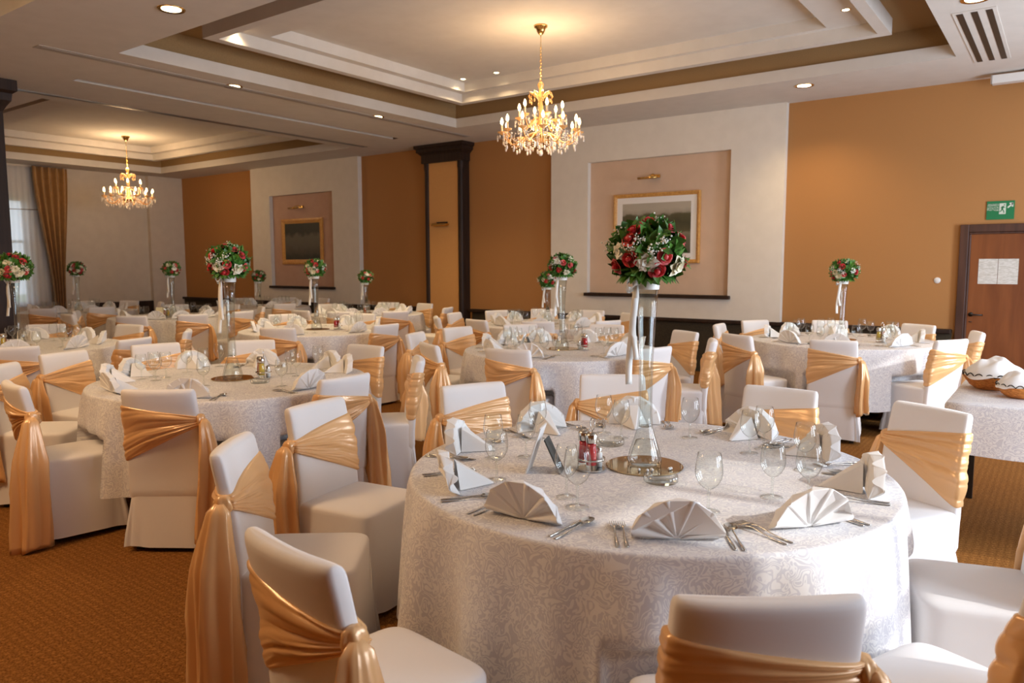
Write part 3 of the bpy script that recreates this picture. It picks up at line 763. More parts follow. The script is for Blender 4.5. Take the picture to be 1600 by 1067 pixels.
def rose_mesh(seed, m):
    rnd = random.Random(seed); b = MB()
    for ring_i, (n, r, h, tilt) in enumerate(((4, .010, .031, .1), (5, .015, .029, .25), (6, .020, .024, .5), (7, .025, .018, .9))):
        for k in range(n):
            a = 2*PI*(k+.5*ring_i)/n + rnd.uniform(-.2, .2); ps = []
            for i in range(4):
                q = i/3
                for j in range(5):
                    w_ = (j-2)/2*(.95*PI/n)*1.25; rr = r*(.45+.55*math.sin(q*PI*.55)) + tilt*.012*q*q
                    z = h*q*(1-.16*abs(j-2)/2*q) - (.006*tilt*max(0, q-.7)/.3)
                    ps.append((rr*math.cos(a+w_), rr*math.sin(a+w_), z))
            b.add(ps, [(5*i+j, 5*i+j+1, 5*i+j+6, 5*i+j+5) for i in range(3) for j in range(4)])
    b.ball((0, 0, .018), .0125, 10, 6, 0, 1.1)
    return b.mesh('rose', m)
def lily_mesh(seed, m):
    rnd = random.Random(seed); b = MB()
    for lay, (n, ln, el) in enumerate(((6, .040, .35), (6, .032, .75), (5, .022, 1.15))):
        for k in range(n):
            a = 2*PI*(k+.5*lay)/n + rnd.uniform(-.15, .15); d = Vector((math.cos(a)*math.cos(el), math.sin(a)*math.cos(el), math.sin(el)))
            leaf(b, Vector((0, 0, .004)), d, Vector((0, 0, 1)), ln*rnd.uniform(.9, 1.1), .0185, 0, .30)
    b.ball((0, 0, .010), .008, 8, 5)
    return b.mesh('white_flower', m)
def place_dir(o, c, d, roll=0):
    o.rotation_euler = d.to_track_quat('Z', 'Y').to_euler(); o.location = c
def bouquet_meshes(seed):
    rnd = random.Random(seed); R = .115; b = MB()
    b2 = MB(); n = 20; rings = []
    for i in range(1, 12):
        t = PI*i/12; rings.append([Vector((R*.86*math.sin(t)*math.cos(2*PI*j/n), R*.86*math.sin(t)*math.sin(2*PI*j/n), -R*.72*math.cos(t))) for j in range(n)])
    for r in rings:
        for j in range(n): r[j] = r[j]*(1+.10*noise.noise(r[j]*30))
    b.loft(rings, True, True, 1)
    for k in range(420):
        v = sph(rnd, -.75); c = Vector((v.x*R*.84, v.y*R*.84, v.z*R*.72))
        d = (v*rnd.uniform(.5, 1.0) + sph(rnd)*.75 + Vector((0, 0, .15))).normalized()
        up = (v + sph(rnd)*.3).normalized()
        leaf(b, c, d, up, rnd.uniform(.05, .078), rnd.uniform(.015, .025), 0, rnd.uniform(-.1, .40))
    for k in range(26):      # longer leaves that skirt the rim
        a = 2*PI*k/26+rnd.uniform(-.1, .1); v = Vector((math.cos(a), math.sin(a), -.55))
        leaf(b, Vector((v.x*R*.5, v.y*R*.5, -R*.55)), v, Vector((0, 0, 1)), .075, .018, 0, .2)
    fol = b.mesh('foliage', [LEAF, FOAM])
    g = MB()
    for k in range(7):
        v = sph(rnd, -.3); c0 = Vector((v.x*R, v.y*R, v.z*R*.85))*1.06
        for q in range(42):
            p = c0 + sph(rnd)*rnd.uniform(0, .034) + v*rnd.uniform(-.004, .030)
            g.ball(p, rnd.uniform(.0024, .0042), 5, 4)
        for q in range(6): g.tube([v*R*.8, c0+sph(rnd)*.02+v*.02], .0007, 4, 1)
    gy = g.mesh('baby_breath', [GYP, STEMG])
    return fol, gy
BQ = [bouquet_meshes(s) for s in (2, 11)]
ROSES = [rose_mesh(1, ROSE), rose_mesh(2, ROSEP)]; LILY = [lily_mesh(1, WPET), lily_mesh(2, CREAM)]
# flower directions as seen from the camera: right, up, towards camera
def cdir(a, bb, c): return (Vector((RT.x, RT.y, 0))*a + Vector((0, 0, 1))*bb - Vector((FW.x, FW.y, 0))*c).normalized()
ROSEDIR = [(-.05, .95, .3), (-.48, .62, .55), (-.62, .42, .66), (.42, .72, .4), (-.62, -.18, .75), (.28, -.12, .95), (.10, -.55, .85), (.78, .40, .30), (.92, -.30, .2),
           (-.9, -.42, .2), (.3, .6, -.7), (-.4, .3, -.85), (.6, -.1, -.75), (-.1, -.3, -.95), (-.8, .1, -.5)]
LILYDIR = [(-.85, .05, .5), (-.20, -.28, .93), (.72, -.42, .6), (.35, .75, .1), (.85, .05, -.5), (-.55, -.5, -.6), (.1, .45, -.9), (-.75, .55, -.2), (.15, .3, .9) ]
def make_bouquet(seed, name='flower_bouquet'):
    rnd = random.Random(seed); t = empty(name, (0, 0, -50)); fol, gy = BQ[seed % 2]
    obj('foliage', fol, t); g = obj('baby_breath', gy, t); g['kind'] = 'stuff'
    R = .112
    rd = ROSEDIR; ld = LILYDIR[:8]
    if seed: 
        ld = LILYDIR + [(.55, -.1, .8), (-.6, .5, .5), (-.5, -.5, .7)]
    for k, a in enumerate(rd):
        d = cdir(*a); o = obj('rose', ROSES[(k*7 % 3) > 1], t); place_dir(o, Vector((d.x*R, d.y*R, d.z*R*.86))*1.10, d); s = rnd.uniform(.80, .98); o.scale = (s, s, s)
    for k, a in enumerate(ld):
        d = cdir(*a); o = obj('white_flower', LILY[(k % 3) == 2 or (seed and k % 2)], t); place_dir(o, Vector((d.x*R, d.y*R, d.z*R*.86))*1.08, d); s = rnd.uniform(.9, 1.15); o.scale = (s, s, s)
    return t
BPRO = [make_bouquet(0), make_bouquet(1)]
VPRO = {}
def make_mirror():
    return MB().lathe([(.142, .0005), (.145, .001), (.145, .004), (.143, .005), (.0005, .005)], 64).mesh('mirror_plate', MIRROR, False)
MIRM = make_mirror()
def make_cruet(liq1, liq2, rz):
    t = empty('cruet_set', (0, 0, -50), rz)
    MB().lathe([(.0005, .002), (.052, .002), (.052, .007), (.0005, .007)], 30).build('tray_base', CHROME, t, smooth=False)
    for k, (x, y, m) in enumerate(((-.024, -.018, liq1), (.024, -.014, liq2))):
        bt = MB().lathe([(.020, .008), (.0215, .012), (.0215, .075), (.018, .090), (.0195, .102), (.0195, .112), (.012, .114)], 20, (x, y, 0)).build('bottle', GLASS, t, fix=False)
        MB().lathe([(.0005, .025), (.0195, .026), (.0195, .074), (.0165, .089), (.017, .104), (.0005, .105)], 18, (x, y, 0)).build('liquid', m, bt)
        MB().lathe([(.0205, .110), (.0215, .114), (.0215, .138), (.016, .146), (.0005, .147)], 20, (x, y, 0)).build('bottle_cap', CHROME, bt)
    for k, (x, y) in enumerate(((.003, .030),)):
        sh = MB().lathe([(.0005, .008), (.014, .009), (.0145, .06), (.011, .068)], 16, (x, y, 0)).build('salt_shaker', SALT, t)
        MB().lathe([(.0125, .064), (.0125, .078), (.008, .086), (.0005, .088)], 16, (x, y, 0)).build('shaker_cap', CHROME, sh)
    pts = [(0, .004, .006), (0, .004, .15)]
    pts += [(.016*math.sin(PI*k/8)*1.0 if k < 8 else 0, .004, .15+.022*(1-math.cos(PI*k/8))) for k in range(1, 9)]
    pts += [(-.016*math.sin(PI*k/8), .004, .194-.022*(1-math.cos(PI*k/8))) for k in range(1, 9)]
    MB().tube(pts, .0022, 7).build('handle', CHROME, t)
    MB().lathe([(.0505, .040), (.0525, .040), (.0525, .046), (.0505, .046)], 30).build('guard_ring', CHROME, t)
    return t
def make_ashtray():
    return MB().lathe([(.0005, .006), (.044, .006), (.052, .022), (.056, .026), (.060, .024), (.060, .004), (.056, .0005), (.0005, .0005)], 36).mesh('ashtray', GLASS)
ASH = make_ashtray()
TAB = {1: 'red-bottled', 2: 'amber-bottled'}
for t, (x, y) in TP.items():
    h = VZ[t] - ZT - .118*BS[t]*.9 - .006
    v = empty('trumpet_vase', (x, y, ZT+.0065)); key = round(h, 2)
    if key in VPRO:
        for ch in VPRO[key].children:
            c = ch.copy(); COL.objects.link(c); c.parent = v
    else: vase_parts(key, v); VPRO[key] = v
    tag(v, 'tall clear trumpet vase with white ribbon on the %s' % TN[t], 'vase', 'trumpet vases')
    m = obj('mirror_plate', MIRM); m.location = (x-.005, y+.01, ZT+.001); tag(m, 'round bronze mirror plate under the vase on the %s' % TN[t], 'mirror', 'mirror plates')
    bq = copy_or(BPRO[0 if t in (1, 2) else 1], ST, (x, y, ZT+.0065+key+.088*BS[t]), 0 if t < 3 else t*.9, BS[t]*(1.0))
    tag(bq, 'ball bouquet of red roses and white flowers on the %s' % TN[t], 'flowers', 'rose bouquets')
CRU = {1: (-1.395, 2.40), 2: (-4.35, 3.085), 3: (-3.47, 5.80), 5: (-1.42, 8.0), 6: (-6.95, 5.98), 7: (-7.80, 2.80), 11: (-8.7, 8.0), 9: (-10.6, 5.9)}
cr = {}
for t, (x, y) in CRU.items():
    kind = 0 if t in (1, 3, 6) else 1
    if kind not in cr: cr[kind] = o = make_cruet(*( (REDLIQ, REDLIQ) if kind == 0 else (AMBER, OLIVE)), 0); o.location = (x, y, ZT+.001); o.rotation_euler = (0, 0, -.5)
    else: o = copy_tree(cr[kind], (x, y, ZT+.001), t*.8)
    tag(o, 'steel cruet set with %s bottles on the %s' % (('red', 'amber')[kind], TN[t]), 'cruet set', 'cruet sets')
for (x, y, lb) in ((-1.115, 2.405, 'round glass ashtray on the sunlit cloth before the mirror plate'), (-1.53, 2.79, 'round glass ashtray behind the red cruet bottles'), (-4.20, 2.95, 'round glass ashtray beside the amber cruet bottles')):
    o = obj('ashtray', ASH); o.location = (x, y, ZT+.001); tag(o, lb, 'ashtray', 'glass ashtrays')
BD = MB().ball((0, 0, .006), .006, 10, 7).mesh('glass_bead', BEADM)
for k, (dx, dy) in enumerate(((.055, -.055), (.062, -.062), (.105, -.010), (.108, .0), (.048, -.075), (.02, -.085))):
    o = obj('glass_bead', BD); o.location = (TP[1][0]+dx, TP[1][1]+dy, ZT+.0062)
    tag(o, 'tiny clear bead scattered on the mirror plate of the sunlit table', 'bead', 'beads on the mirror plate')
# menu stand: a folded card
def tent(x, y, rz, label, m1, m2, grp=None, s=1.0):
    t = empty('menu_stand', (x, y, ZT+.001), rz, s)
    for sg, m, nm in ((1, m1, 'front_card'), (-1, m2, 'back_support')):
        b = MB(); hw = .055 if sg == 1 else .04; hh = .17 if sg == 1 else .125; sp = .055 if sg == 1 else .07
        top = Vector((0, 0 if sg == 1 else -.012, .17 if sg == 1 else .125)); ft = Vector((0, sg*sp, .001)); d = (top-ft).normalized(); nn = Vector((0, d.z, -d.y))*.0025
        c = [ft+Vector((-hw, 0, 0)), ft+Vector((hw, 0, 0)), top+Vector((hw, 0, 0)), top+Vector((-hw, 0, 0))]
        b.add([p-nn for p in c]+[p+nn for p in c], [(0, 1, 2, 3), (7, 6, 5, 4), (0, 4, 5, 1), (1, 5, 6, 2), (2, 6, 7, 3), (3, 7, 4, 0)]); b.build(nm, m, t, smooth=False)
    return tag(t, label, 'menu stand', grp)
tent(-1.53, 2.28, math.atan2(-RT.y, -RT.x) - PI/2 - .25, 'white menu card propped on a dark support on the sunlit table', CARD, BLACKCARD, 'menu stands', 1.0)
tent(-3.92, 5.55, math.atan2(-RT.y, -RT.x) - PI/2 - .25, 'dark menu stand seen edge-on on the table behind the sunlit table', CARD, BLACKCARD, 'menu stands', .9)
tent(-1.72, 7.72, math.atan2(FW.y, FW.x)+PI/2, 'white menu card before the vase on the table near the brown door', CARD, CARD, 'menu stands', .8)
tent(-10.60, 5.80, math.atan2(FW.y, FW.x)+PI/2+.5, 'pale menu card on the table below the far chandelier', mat('cream card', (.66, .58, .36), .6), CARD, 'menu stands', .9)

# ---------------------------------------------------------------- side table with bread baskets
t = empty('side_table', (-.5, 4.78, 0), 0)
sx, sy = 1.1, 1.0
MB().box(.02, sx-.02, .02, sy-.02, .75, .778).build('table_top', DWOOD, t, smooth=False)
for x, y in ((.04, .04), (sx-.06, .04), (.04, sy-.06), (sx-.06, sy-.06)): MB().box(x, x+.035, y, y+.035, 0, .75).build('leg', DSTEEL, t, smooth=False)
tag(t, 'black-legged square serving table under a short white cloth', 'table')
b = MB(); n = 40; rings = []; pl = []
def sqr(j, ex, bot=0):
    u = j/n*4; k = int(u) % 4; f = u-int(u)
    p = [(-ex + (sx+2*ex)*f, -ex), (sx+ex, -ex+(sy+2*ex)*f), (sx+ex-(sx+2*ex)*f, sy+ex), (-ex, sy+ex-(sy+2*ex)*f)][k]
    return p
for ex, z, wv in ((-.5, .7845, 0), (-.1, .7845, 0), (.0, .7845, 0), (.006, .781, 0), (.010, .77, 0), (.013, .68, .3), (.016, .60, .6), (.02, .50, 1)):
    r = []
    for j in range(n):
        p = sqr(j, ex) if ex > -.3 else (sx/2 + (sqr(j, 0)[0]-sx/2)*.05, sy/2 + (sqr(j, 0)[1]-sy/2)*.05)
        a = .010*wv*math.sin(j*1.7); r.append((p[0]+a, p[1]+a, z))
    rings.append(r)
b.loft(rings, True, False); me = b.mesh('tablecloth', DAMASK)
ul = me.uv_layers.new(name='UVMap')
for lp in me.loops: q = me.vertices[lp.vertex_index].co; ul.data[lp.index].uv = (q.x + (q.z if abs(q.y-.5) < .45 else 0), q.y + q.z)
o = obj('tablecloth', me); o.location = (-.5, 4.78, 0); tag(o, 'short white cloth on the square serving table with bread baskets', 'tablecloth')
def basket(x, y, s, lb1, lb2, seed):
    t = empty('bread_basket', (x, y, ZT+.0005), seed, s)
    MB().lathe([(.0005, .004), (.075, .002), (.10, .02), (.125, .055), (.132, .066), (.126, .066), (.095, .026), (.07, .010), (.0005, .010)], 36).build('bowl', WICKER, t)
    b = MB()
    for k in range(18):
        a0, a1 = 2*PI*k/18, 2*PI*(k+1)/18
        pts = [((.130)*math.cos(a0+(a1-a0)*q/6), .130*math.sin(a0+(a1-a0)*q/6), .066+.016*math.sin(PI*q/6)) for q in range(7)]
        b.tube(pts, .0028, 6)
    b.build('rim_loops', DSTEEL, t)
    tag(t, lb1, 'basket', 'bread baskets')
    b = MB(); n = 96; rings = []
    for i in range(15):
        q = i/14; r = .012+.122*q; rings.append([])
        for j in range(n):
            a = 2*PI*j/n; nz = noise.noise(Vector((2.2*math.cos(a)*q, 2.2*math.sin(a)*q, seed*3)))
            z = .075*(1-q**2.4) + .035*nz*(1-.5*q) + .060 + .010*math.sin(4*a+seed)*q - .010*q
            k = 1 + .07*math.sin(3*a+seed)*q
            rings[-1].append((r*math.cos(a)*k, r*math.sin(a)*k, z))
    b.loft(list(reversed(rings)), False, True); c = b.build('basket_napkin', NAPK); c.location = (x, y, ZT+.012*s); c.scale = (s, s, s)
    tag(c, lb2, 'napkin', 'napkins over the bread')
basket(-.33, 5.42, 1.25, 'larger orange wicker basket heaped under a white cloth', 'large white napkin covering the bread in the rear basket', 1.0)
basket(-.17, 5.16, 1.0, 'small orange wicker basket with black rim loops in front', 'white napkin tucked into the basket with black rim loops', 2.4)

# ---------------------------------------------------------------- pictures, lamps, signs on the walls
def picture(name, x0, x1, z0, z1, fw, mt, art, artm, lb):
    t = empty(name, ((x0+x1)/2, YB-.014, z0)); W, H = x1-x0, z1-z0
    b = MB(); d = .035
    prof = [(0, 0), (0, -d), (fw*.35, -d-.008), (fw*.8, -d+.006), (fw, -d+.015), (fw, 0)]
    rings = []
    for q, dy in prof: rings.append([(-W/2+q, dy, q), (W/2-q, dy, q), (W/2-q, dy, H-q), (-W/2+q, dy, H-q)])
    for i in range(len(rings)-1):
        o = b.add(rings[i]+rings[i+1], [(k, (k+1) % 4, (k+1) % 4+4, k+4) for k in range(4)])
    b.build('frame', GOLDF, t, smooth=False)
    if mt: MB().box(-W/2+fw*.9, W/2-fw*.9, -.014, -.004, fw*.9, H-fw*.9).build('mat_board', CARD, t, smooth=False)
    q = fw+mt; b = MB(); b.add([(-W/2+q, -.016, q), (W/2-q, -.016, q), (W/2-q, -.016, H-q), (-W/2+q, -.016, H-q), (-W/2+q, -.005, q), (W/2-q, -.005, q), (W/2-q, -.005, H-q), (-W/2+q, -.005, H-q)],
                               [(0, 1, 2, 3), (7, 6, 5, 4), (0, 4, 5, 1), (1, 5, 6, 2), (2, 6, 7, 3), (3, 7, 4, 0)])
    me = b.mesh('print', artm, False); ul = me.uv_layers.new(name='UVMap')
    for lp in me.loops: c = me.vertices[lp.vertex_index].co; ul.data[lp.index].uv = ((c.x+W/2-q)/(W-2*q)*W/H, (c.z-q)/(H-2*q))
    obj('print', me, t); return tag(t, lb, 'picture', 'framed landscape prints')
picture('framed_picture', -5.66, -4.27, 1.56, 2.595, .055, .09, None, LAKE, 'wide framed lake landscape with pale mount in the large wall recess')
picture('framed_picture', -13.78, -12.44, 1.56, 2.52, .10, 0, None, POND, 'dark gilt-framed pond picture in the far rose wall recess')
def picture_lamp(x, z, lb):
    t = empty('picture_lamp', (x, YB-.012, z))
    MB().box(-.07, .07, -.03, 0, -.02, .03).build('wall_plate', BRASS, t, smooth=False)
    MB().tube([(0, -.02, .01), (0, -.10, .03), (-.02, -.17, .0), (-.04, -.19, -.02)], .008, 8).build('arm', BRASS, t)
    MB().tube([(-.20, -.19, -.03), (.10, -.19, -.03)], .018, 12).build('shade', BRASS, t)
    return tag(t, lb, 'lamp', 'brass picture lamps')
picture_lamp(-4.98, 2.83, 'brass picture lamp above the wide lake landscape'); picture_lamp(-13.12, 2.76, 'brass picture lamp above the dark pond picture')
t = empty('wall_lamp', (-9.02, YB-.19, 2.25))
MB().box(-.12, .12, -.02, 0, -.03, .05).build('wall_plate', DSTEEL, t, smooth=False)
MB().loft([[(-.17*s, -.05-.06*q, z), (.17*s, -.05-.06*q, z), (.17*s, -.02, z), (-.17*s, -.02, z)] for s, q, z in ((.7, .3, -.03), (1, 1, -.01), (1, 1, .012), (.9, .8, .02))]).build('shade', BRASS, t, smooth=False)
tag(t, 'flat bronze wall lamp on the dark-framed column', 'lamp')
o = MB().lathe([(.036, 0), (.036, .006), (.030, .011), (.0005, .013)], 28)
for i, v in enumerate(o.v): o.v[i] = (-1.265+v[0], YB-v[2], 1.345+v[1])
tag(o.build('call_button', PLASTW), 'round white disc on the brown wall beside the door', 'wall button')
o = MB().lathe([(.05, 0), (.05, .02), (.03, .05), (.0005, .055)], 20)
for i, v in enumerate(o.v): o.v[i] = (XL+v[2], 9.45+v[0], 3.05+v[1])
tag(o.build('motion_sensor', PLASTW), 'small white sensor high on the far end wall', 'sensor')
for k, (x0, x1) in enumerate(((-.845, -.655), (-.65, -.455))):
    o = MB().box(x0, x1, YB-.034, YB-.031, 1.31, 1.60).build('notice', PAPERW, smooth=False)
    tag(o, ('printed notice taped to the door, on the handle side', 'printed notice taped to the door, beside the first one')[k], 'notice', 'door notices')
# exit sign
t = empty('exit_sign', (-.665, YB-.001, 2.05))
SGREEN = mat('sign green', (.006, .17, .055), .5); SWHITE = mat('sign white', (.62, .66, .55), .5)
MB().box(-.135, .135, -.012, 0, 0, .21).build('sign_board', SGREEN, t, smooth=False)
def text_mesh(s, size, x, z, sxy=1.0, name='lettering'):
    cu = bpy.data.curves.new(name, 'FONT'); cu.body = s; cu.size = size; cu.extrude = .0006
    to = bpy.data.objects.new(name, cu); COL.objects.link(to)
    dg = bpy.context.evaluated_depsgraph_get(); dg.update()
    me = bpy.data.meshes.new_from_object(to.evaluated_get(dg)); bpy.data.objects.remove(to)
    xs_ = [v.co.x for v in me.vertices]; wdt = max(xs_)-min(xs_)
    k = sxy/wdt
    for v in me.vertices: v.co = ((v.co.x-min(xs_))*k + x, -.0135 - v.co.z, z + v.co.y)
    me.materials.clear(); me.materials.append(SWHITE)
    return obj(name, me, t)
text_mesh('АВАРИЕН', .040, -.128, .150, .108); text_mesh('ИЗХОД', .056, -.128, .102, .108)
MB().box(-.012, .052, -.0145, -.012, .06, .182).build('door_symbol', SWHITE, t, smooth=False)
b = MB()
def bar(b, p, q, wd, y0=-.0165, y1=-.0146):
    p = Vector((p[0], 0, p[1])); q = Vector((q[0], 0, q[1])); d = (q-p).normalized(); s = Vector((-d.z, 0, d.x))*wd
    c = [p-s, q-s, q+s, p+s]
    b.add([(v.x, y0, v.z) for v in c]+[(v.x, y1, v.z) for v in c], [(0, 1, 2, 3), (7, 6, 5, 4), (0, 4, 5, 1), (1, 5, 6, 2), (2, 6, 7, 3), (3, 7, 4, 0)])
bar(b, (.016, .118), (.028, .148), .008); bar(b, (.016, .118), (.002, .090), .005); bar(b, (.002, .090), (-.010, .088), .004); bar(b, (.016, .118), (.032, .095), .005); bar(b, (.032, .095), (.036, .072), .004)
bar(b, (.028, .148), (.010, .140), .004); bar(b, (.010, .140), (.004, .126), .0035); bar(b, (.028, .146), (.044, .130), .0035)
b.lathe([(.007, 0), (.007, .002)], 12, (0, 0, 0), 0, True, True)
for i in range(len(b.v)-24, len(b.v)): v = b.v[i]; b.v[i] = (.036+v[0], -.0146-v[2], .163+v[1])
b.build('running_figure', SGREEN, t, smooth=False)
b = MB(); bar(b, (.068, .130), (.112, .172), .008, -.0145, -.012); bar(b, (.084, .178), (.120, .178), .008, -.0145, -.012); bar(b, (.114, .182), (.114, .140), .008, -.0145, -.012)
b.build('arrow', SWHITE, t, smooth=False)
tag(t, 'green emergency exit sign with running figure above the brown door', 'sign')
# projection screen case under the ceiling
b = MB(); y0, y1 = 10.1, 10.22
b.box(-.80, 1.6, y0, y1, 3.53, 3.62, 0).box(-.815, -.80, y0-.005, y1+.005, 3.525, 3.625, 1).box(-.5, -.46, y0, y1, 3.62, 3.65, 1)
tag(b.build('screen_case', [PLASTW, CHROME], smooth=False), 'white roller screen case fixed below the ceiling by the door wall', 'screen case')
# ceiling grilles and lights
def grille(x0, x1, y0, y1, slots, m, lb, slot_m):
    t = empty('ceiling_grille', ((x0+x1)/2, (y0+y1)/2, ZC)); hx, hy = (x1-x0)/2, (y1-y0)/2
    MB().box(-hx, hx, -hy, hy, -.006, -.0005).build('frame', m, t, smooth=False)
    for k in range(slots):
        x = -hx + 2*hx*(k+.5)/slots
        MB().box(x-hx/slots*.45, x+hx/slots*.45, -hy+.04, hy-.04, -.009, -.004).build('slot', slot_m, t, smooth=False)
    return tag(t, lb, 'vent', 'ceiling air grilles')
GMET = mat('brushed aluminium', (.40, .36, .32), .28, .85); GDK = mat('grey slot', (.16, .15, .14), .35, .6)
grille(-.92, -.60, 7.55, 9.5, 3, CEIL, 'short ceiling grille with three dark slots near the door', BLACK)
grille(-8.20, -8.06, 3.35, 9.85, 1, mat('grey paint', (.44, .40, .36), .5), 'long grey ceiling grille between the two lit downlights', mat('grey slot paint', (.36, .33, .30), .5))
grille(-10.36, -10.24, 3.75, 9.6, 1, GMET, 'long shiny ceiling grille next to the far ceiling tray', GDK)
DLM = [MB().lathe([(.075, 0), (.105, -.008), (.11, -.002), (.11, 0)], 32).mesh('trim_ring', BRASS), MB().lathe([(.0005, -.003), (.078, -.003)], 28).mesh('lamp_glass', DLGT, False)]
def lamp(kind, loc, e, col=(1, .72, .40), ang=2.3, blend=.8, rad=.06):
    l = bpy.data.lights.new('lamp_or_fill_light', kind); l.energy = e*LAMP; l.color = col; l.shadow_soft_size = rad
    if kind == 'SPOT': l.spot_size = ang; l.spot_blend = blend
    o = bpy.data.objects.new('lamp_or_fill_light', l); COL.objects.link(o); o.location = loc; return o
def downlight(x, y, z, s, lb, e):
    t = empty('downlight', (x, y, z-.0005), 0, s); obj('trim_ring', DLM[0], t); obj('lamp_glass', DLM[1], t)
    tag(t, lb, 'ceiling light', 'recessed ceiling lights'); lamp('SPOT', (x, y, z-.02), e)
downlight(-6.09, 3.56, ZC, 1.0, 'large round downlight at the top edge beside the near ceiling tray', 45)
downlight(-8.09, 5.46, ZC, 1.0, 'round downlight in the long grille, the nearer of two', 80)
downlight(-8.09, 7.77, ZC, 1.0, 'round downlight in the long grille, closest to the dark-framed column', 115)
downlight(-2.65, 9.48, ZC, 1.0, 'round downlight close to the white panel and brown wall', 52)
downlight(-.72, 7.25, ZC, 1.0, 'round downlight cut by the picture edge beside the three-slot grille', 40)
for x, y, z, lb in ((-7.09, 4.86, 3.965, 'small spotlight in the tray corner beside the large downlight'), (-6.88, 8.25, 4.09, 'first small spotlight of the pair beside the chandelier'),
                    (-6.30, 8.25, 4.09, 'second small spotlight of the pair, closer to the chandelier rod'), (-1.86, 7.95, 3.965, 'small spotlight in the tray corner above the door side')):
    downlight(x, y, z, .42, lb, 12)

# ---------------------------------------------------------------- chandeliers
def make_chandelier():
    t = empty('chandelier', (0, 0, -50))                    # origin at the ceiling
    H = 4.09-2.72
    MB().lathe([(.0005, 0), (.075, -.002), (.072, -.02), (.05, -.035), (.045, -.06), (.03, -.085), (.012, -.10), (.0005, -.102)], 24).build('ceiling_rose', BRASS, t)
    b = MB(); z = -.10
    b.tube([(0, 0, -.10), (0, 0, -.20)], .004, 8)
    k = 0; z = -.20
    while z > -H+.78:
        b.tube([((.009*math.cos(a) if k % 2 else 0), (0 if k % 2 else .009*math.cos(a)), z-.018+.02*math.sin(a)) for a in [2*PI*i/8 for i in range(9)]], .0028, 5, caps=False); z -= .032; k += 1
    b.build('chain', BRASS, t)
    zb = -H
    MB().lathe([(.0005, zb+.80), (.012, zb+.79), (.035, zb+.755), (.030, zb+.735), (.014, zb+.70), (.02, zb+.68), (.012, zb+.62), (.02, zb+.56), (.03, zb+.50), (.016, zb+.45), (.03, zb+.38), (.045, zb+.33), (.03, zb+.27), (.06, zb+.23), (.09, zb+.20), (.085, zb+.17), (.04, zb+.145), (.0005, zb+.135)], 24).build('central_column', CRYS, t)
    MB().lathe([(.02, zb+.235), (.13, zb+.22), (.15, zb+.205), (.13, zb+.185), (.05, zb+.165), (.0005, zb+.16)], 28).build('lower_dish', BRASS, t)
    b = MB()
    for k in range(8):
        a = 2*PI*k/8; d = Vector((math.cos(a), math.sin(a), 0))
        b.tube([d*.02+Vector((0, 0, zb+.60)), d*.07+Vector((0, 0, zb+.66)), d*.115+Vector((0, 0, zb+.67)), d*.13+Vector((0, 0, zb+.63)), d*.115+Vector((0, 0, zb+.60))], [.009, .013, .012, .010, .006], 7)
        b.ball(d*.12+Vector((0, 0, zb+.575)), .011, 7, 5, 0, 1.7)
    b.build('crown', CRYS, t)
    def arm(a, r, z0, zc, nm='arm'):
        d = Vector((math.cos(a), math.sin(a), 0)); Z = Vector((0, 0, 1)); b = MB()
        pts = [d*.04+Z*z0]
        for q in range(1, 15):
            s = q/14; rr = .04+(r-.04)*s; zz = z0 + (zc-z0)*s - .10*math.sin(PI*s)*(1-.25*s) + .05*math.sin(2*PI*s)
            pts.append(d*rr+Z*zz)
        pts[-1] = d*r+Z*zc
        b.tube(pts, [.009-.003*q/14 for q in range(15)], 8)
        ao = b.build('arm', CRYS, t); c = d*r+Z*zc
        MB().lathe([(.008, -.012), (.02, -.004), (.045, .012), (.050, .02), (.046, .021), (.018, .006), (.011, .02), (.011, .028), (.0005, .028)], 14, c).build('drip_pan', CRYS, ao)
        MB().lathe([(.0105, .02), (.0105, .095), (.0005, .097)], 10, c).build('candle', CANDLE, ao)
        MB().lathe([(.007, .096), (.0155, .115), (.0165, .128), (.012, .148), (.005, .165), (.0005, .172)], 12, c).build('bulb', BULB, ao)
        g = MB()
        for k in range(6):
            q = 2*PI*k/6+a; p = c + Vector((.047*math.cos(q), .047*math.sin(q), .01))
            g.tube([p, p-Z*.03], .0012, 4); g.ball(p-Z*.042, .0075, 6, 5, 0, 1.8)
            if k % 2 == 0: g.ball(p-Z*.075, .009, 6, 5, 0, 2.3)
        g.build('crystal_fringe', CRYC, ao)['kind'] = 'stuff'
    for k in range(12): arm(2*PI*k/12+.13, .42, zb+.24, zb+.235)
    for k in range(6): arm(2*PI*k/6+.35, .24, zb+.40, zb+.40)
    g = MB(); Z = Vector((0, 0, 1)); rnd = random.Random(4)
    for k in range(12):      # swags of beads between the arms and long drops
        a0 = 2*PI*k/12+.13; a1 = a0+2*PI/12
        for q in range(1, 9):
            s = q/9; a = a0+(a1-a0)*s; g.ball((.40*math.cos(a), .40*math.sin(a), zb+.22-.10*math.sin(PI*s)), .0075, 6, 5)
        for q in range(1, 9):
            s = q/9; rr = .40*(1-s)+.05*s; g.ball((rr*math.cos(a0), rr*math.sin(a0), zb+.23+.28*s*s-.05*math.sin(PI*s)), .007, 6, 5)
        for rr, dz in ((.38, .03), (.22, .05), (.30, .03), (.15, .02)):
            a = a0+rnd.uniform(.1, .4); top = zb+.16+dz
            for q in range(4): g.ball((rr*math.cos(a), rr*math.sin(a), top-.022*q), .006, 6, 5)
            g.ball((rr*math.cos(a), rr*math.sin(a), top-.11), .012, 7, 6, 0, 2.2)
    g.ball((0, 0, zb+.03), .026, 10, 8, 0, 1.2); g.tube([(0, 0, zb+.14), (0, 0, zb+.05)], .004, 6)
    o = g.build('crystal_garlands', CRYC, t); o['kind'] = 'stuff'
    return t
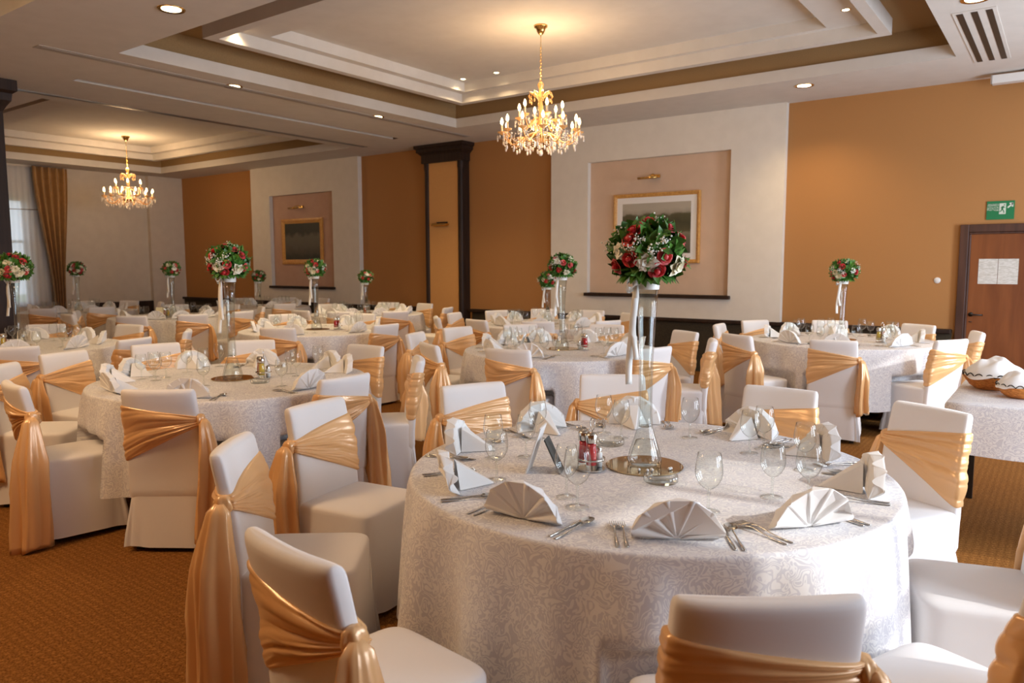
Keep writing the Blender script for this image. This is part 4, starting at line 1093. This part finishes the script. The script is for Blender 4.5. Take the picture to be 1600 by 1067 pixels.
CHP = make_chandelier(); CHP.location = (-4.70, 6.94, 4.09)
tag(CHP, 'lit brass and crystal chandelier in the near ceiling tray', 'chandelier', 'crystal chandeliers')
c2 = copy_tree(CHP, (-15.2, 7.8, 4.09), .2, 1.06); c2['label'] = 'lit crystal chandelier in the far ceiling tray, near the end wall'
for (x, y, e, et) in ((-4.70, 6.94, 5, 15), (-15.2, 7.8, 5, 22)):
    lamp('POINT', (x, y, 3.50), et, (1, .68, .38), rad=.15); lamp('POINT', (x+.2, y-.1, 2.98), e, (1, .68, .38), rad=.12); lamp('POINT', (x-.2, y+.1, 2.98), e, (1, .68, .38), rad=.12)
# warm fill lights added out of view beside the camera, without fixtures
for (x, y, z, e) in ((-4.2, .1, 3.42, 104), (-11.5, .1, 3.42, 62)):
    lamp('POINT', (x, y, z), e, (1, .66, .36), rad=.45)

# ---------------------------------------------------------------- curtains at the far window
def curtain_mesh(y0, y1, z0, z1, waves, amp, top_in=0, bot=None, th=.006, x=XL+.14, name='c'):
    b = MB(); n = 90; rings = []; m = 24
    for i in range(m+1):
        t = i/m; z = z1+(z0-z1)*t; fr = []; bk = []
        if bot:
            k = min(1, t/.93); k = k*k*(3-2*k); a = y0+(bot[0]-y0)*k; c = y1+(bot[1]-y1)*k
        else: a, c = y0, y1
        for j in range(n+1):
            s = j/n; xx = x + amp*math.sin(2*PI*waves*s+.4*math.sin(5*s)) ; yy = a+(c-a)*s
            fr.append((xx, yy, z)); bk.append((xx+th, yy, z))
        rings.append(fr+list(reversed(bk)))
    return b.loft(rings).mesh(name, SHEER if name == 'sheer_curtain' else DRAPE)
o = obj('sheer_curtain', curtain_mesh(4.9, 7.30, .68, 3.6, 22, .018, x=XL+.07, name='sheer_curtain', th=.002)); tag(o, 'sheer white curtain hanging across the far window', 'curtain')
o = obj('drape', curtain_mesh(7.02, 7.72, .55, 3.62, 5, .05, bot=(7.30, 7.55), x=XL+.20, name='drape')); tag(o, 'ochre drape gathered beside the far window', 'curtain')
o = MB().tube([(XL+.115, 4.9, 2.72), (XL+.115, 6.0, 2.70), (XL+.115, 7.15, 2.72)], .008, 6).build('curtain_cord', BRASS); tag(o, 'thin yellow cord strung across the sheer curtain', 'cord')
# what stands outside the far window
o = MB().box(XL-9, XL-6, 2, 8, 0, 2.1).build('brick_house', mat('outside brick', (.55, .22, .12), .9), smooth=False); tag(o, 'red brick building seen dimly through the far window', 'building')
struct(MB().box(XL-30, XL-.3, -10, 25, -.3, -.1).build('ground', mat('outside lawn', (.20, .26, .10), .95), smooth=False))
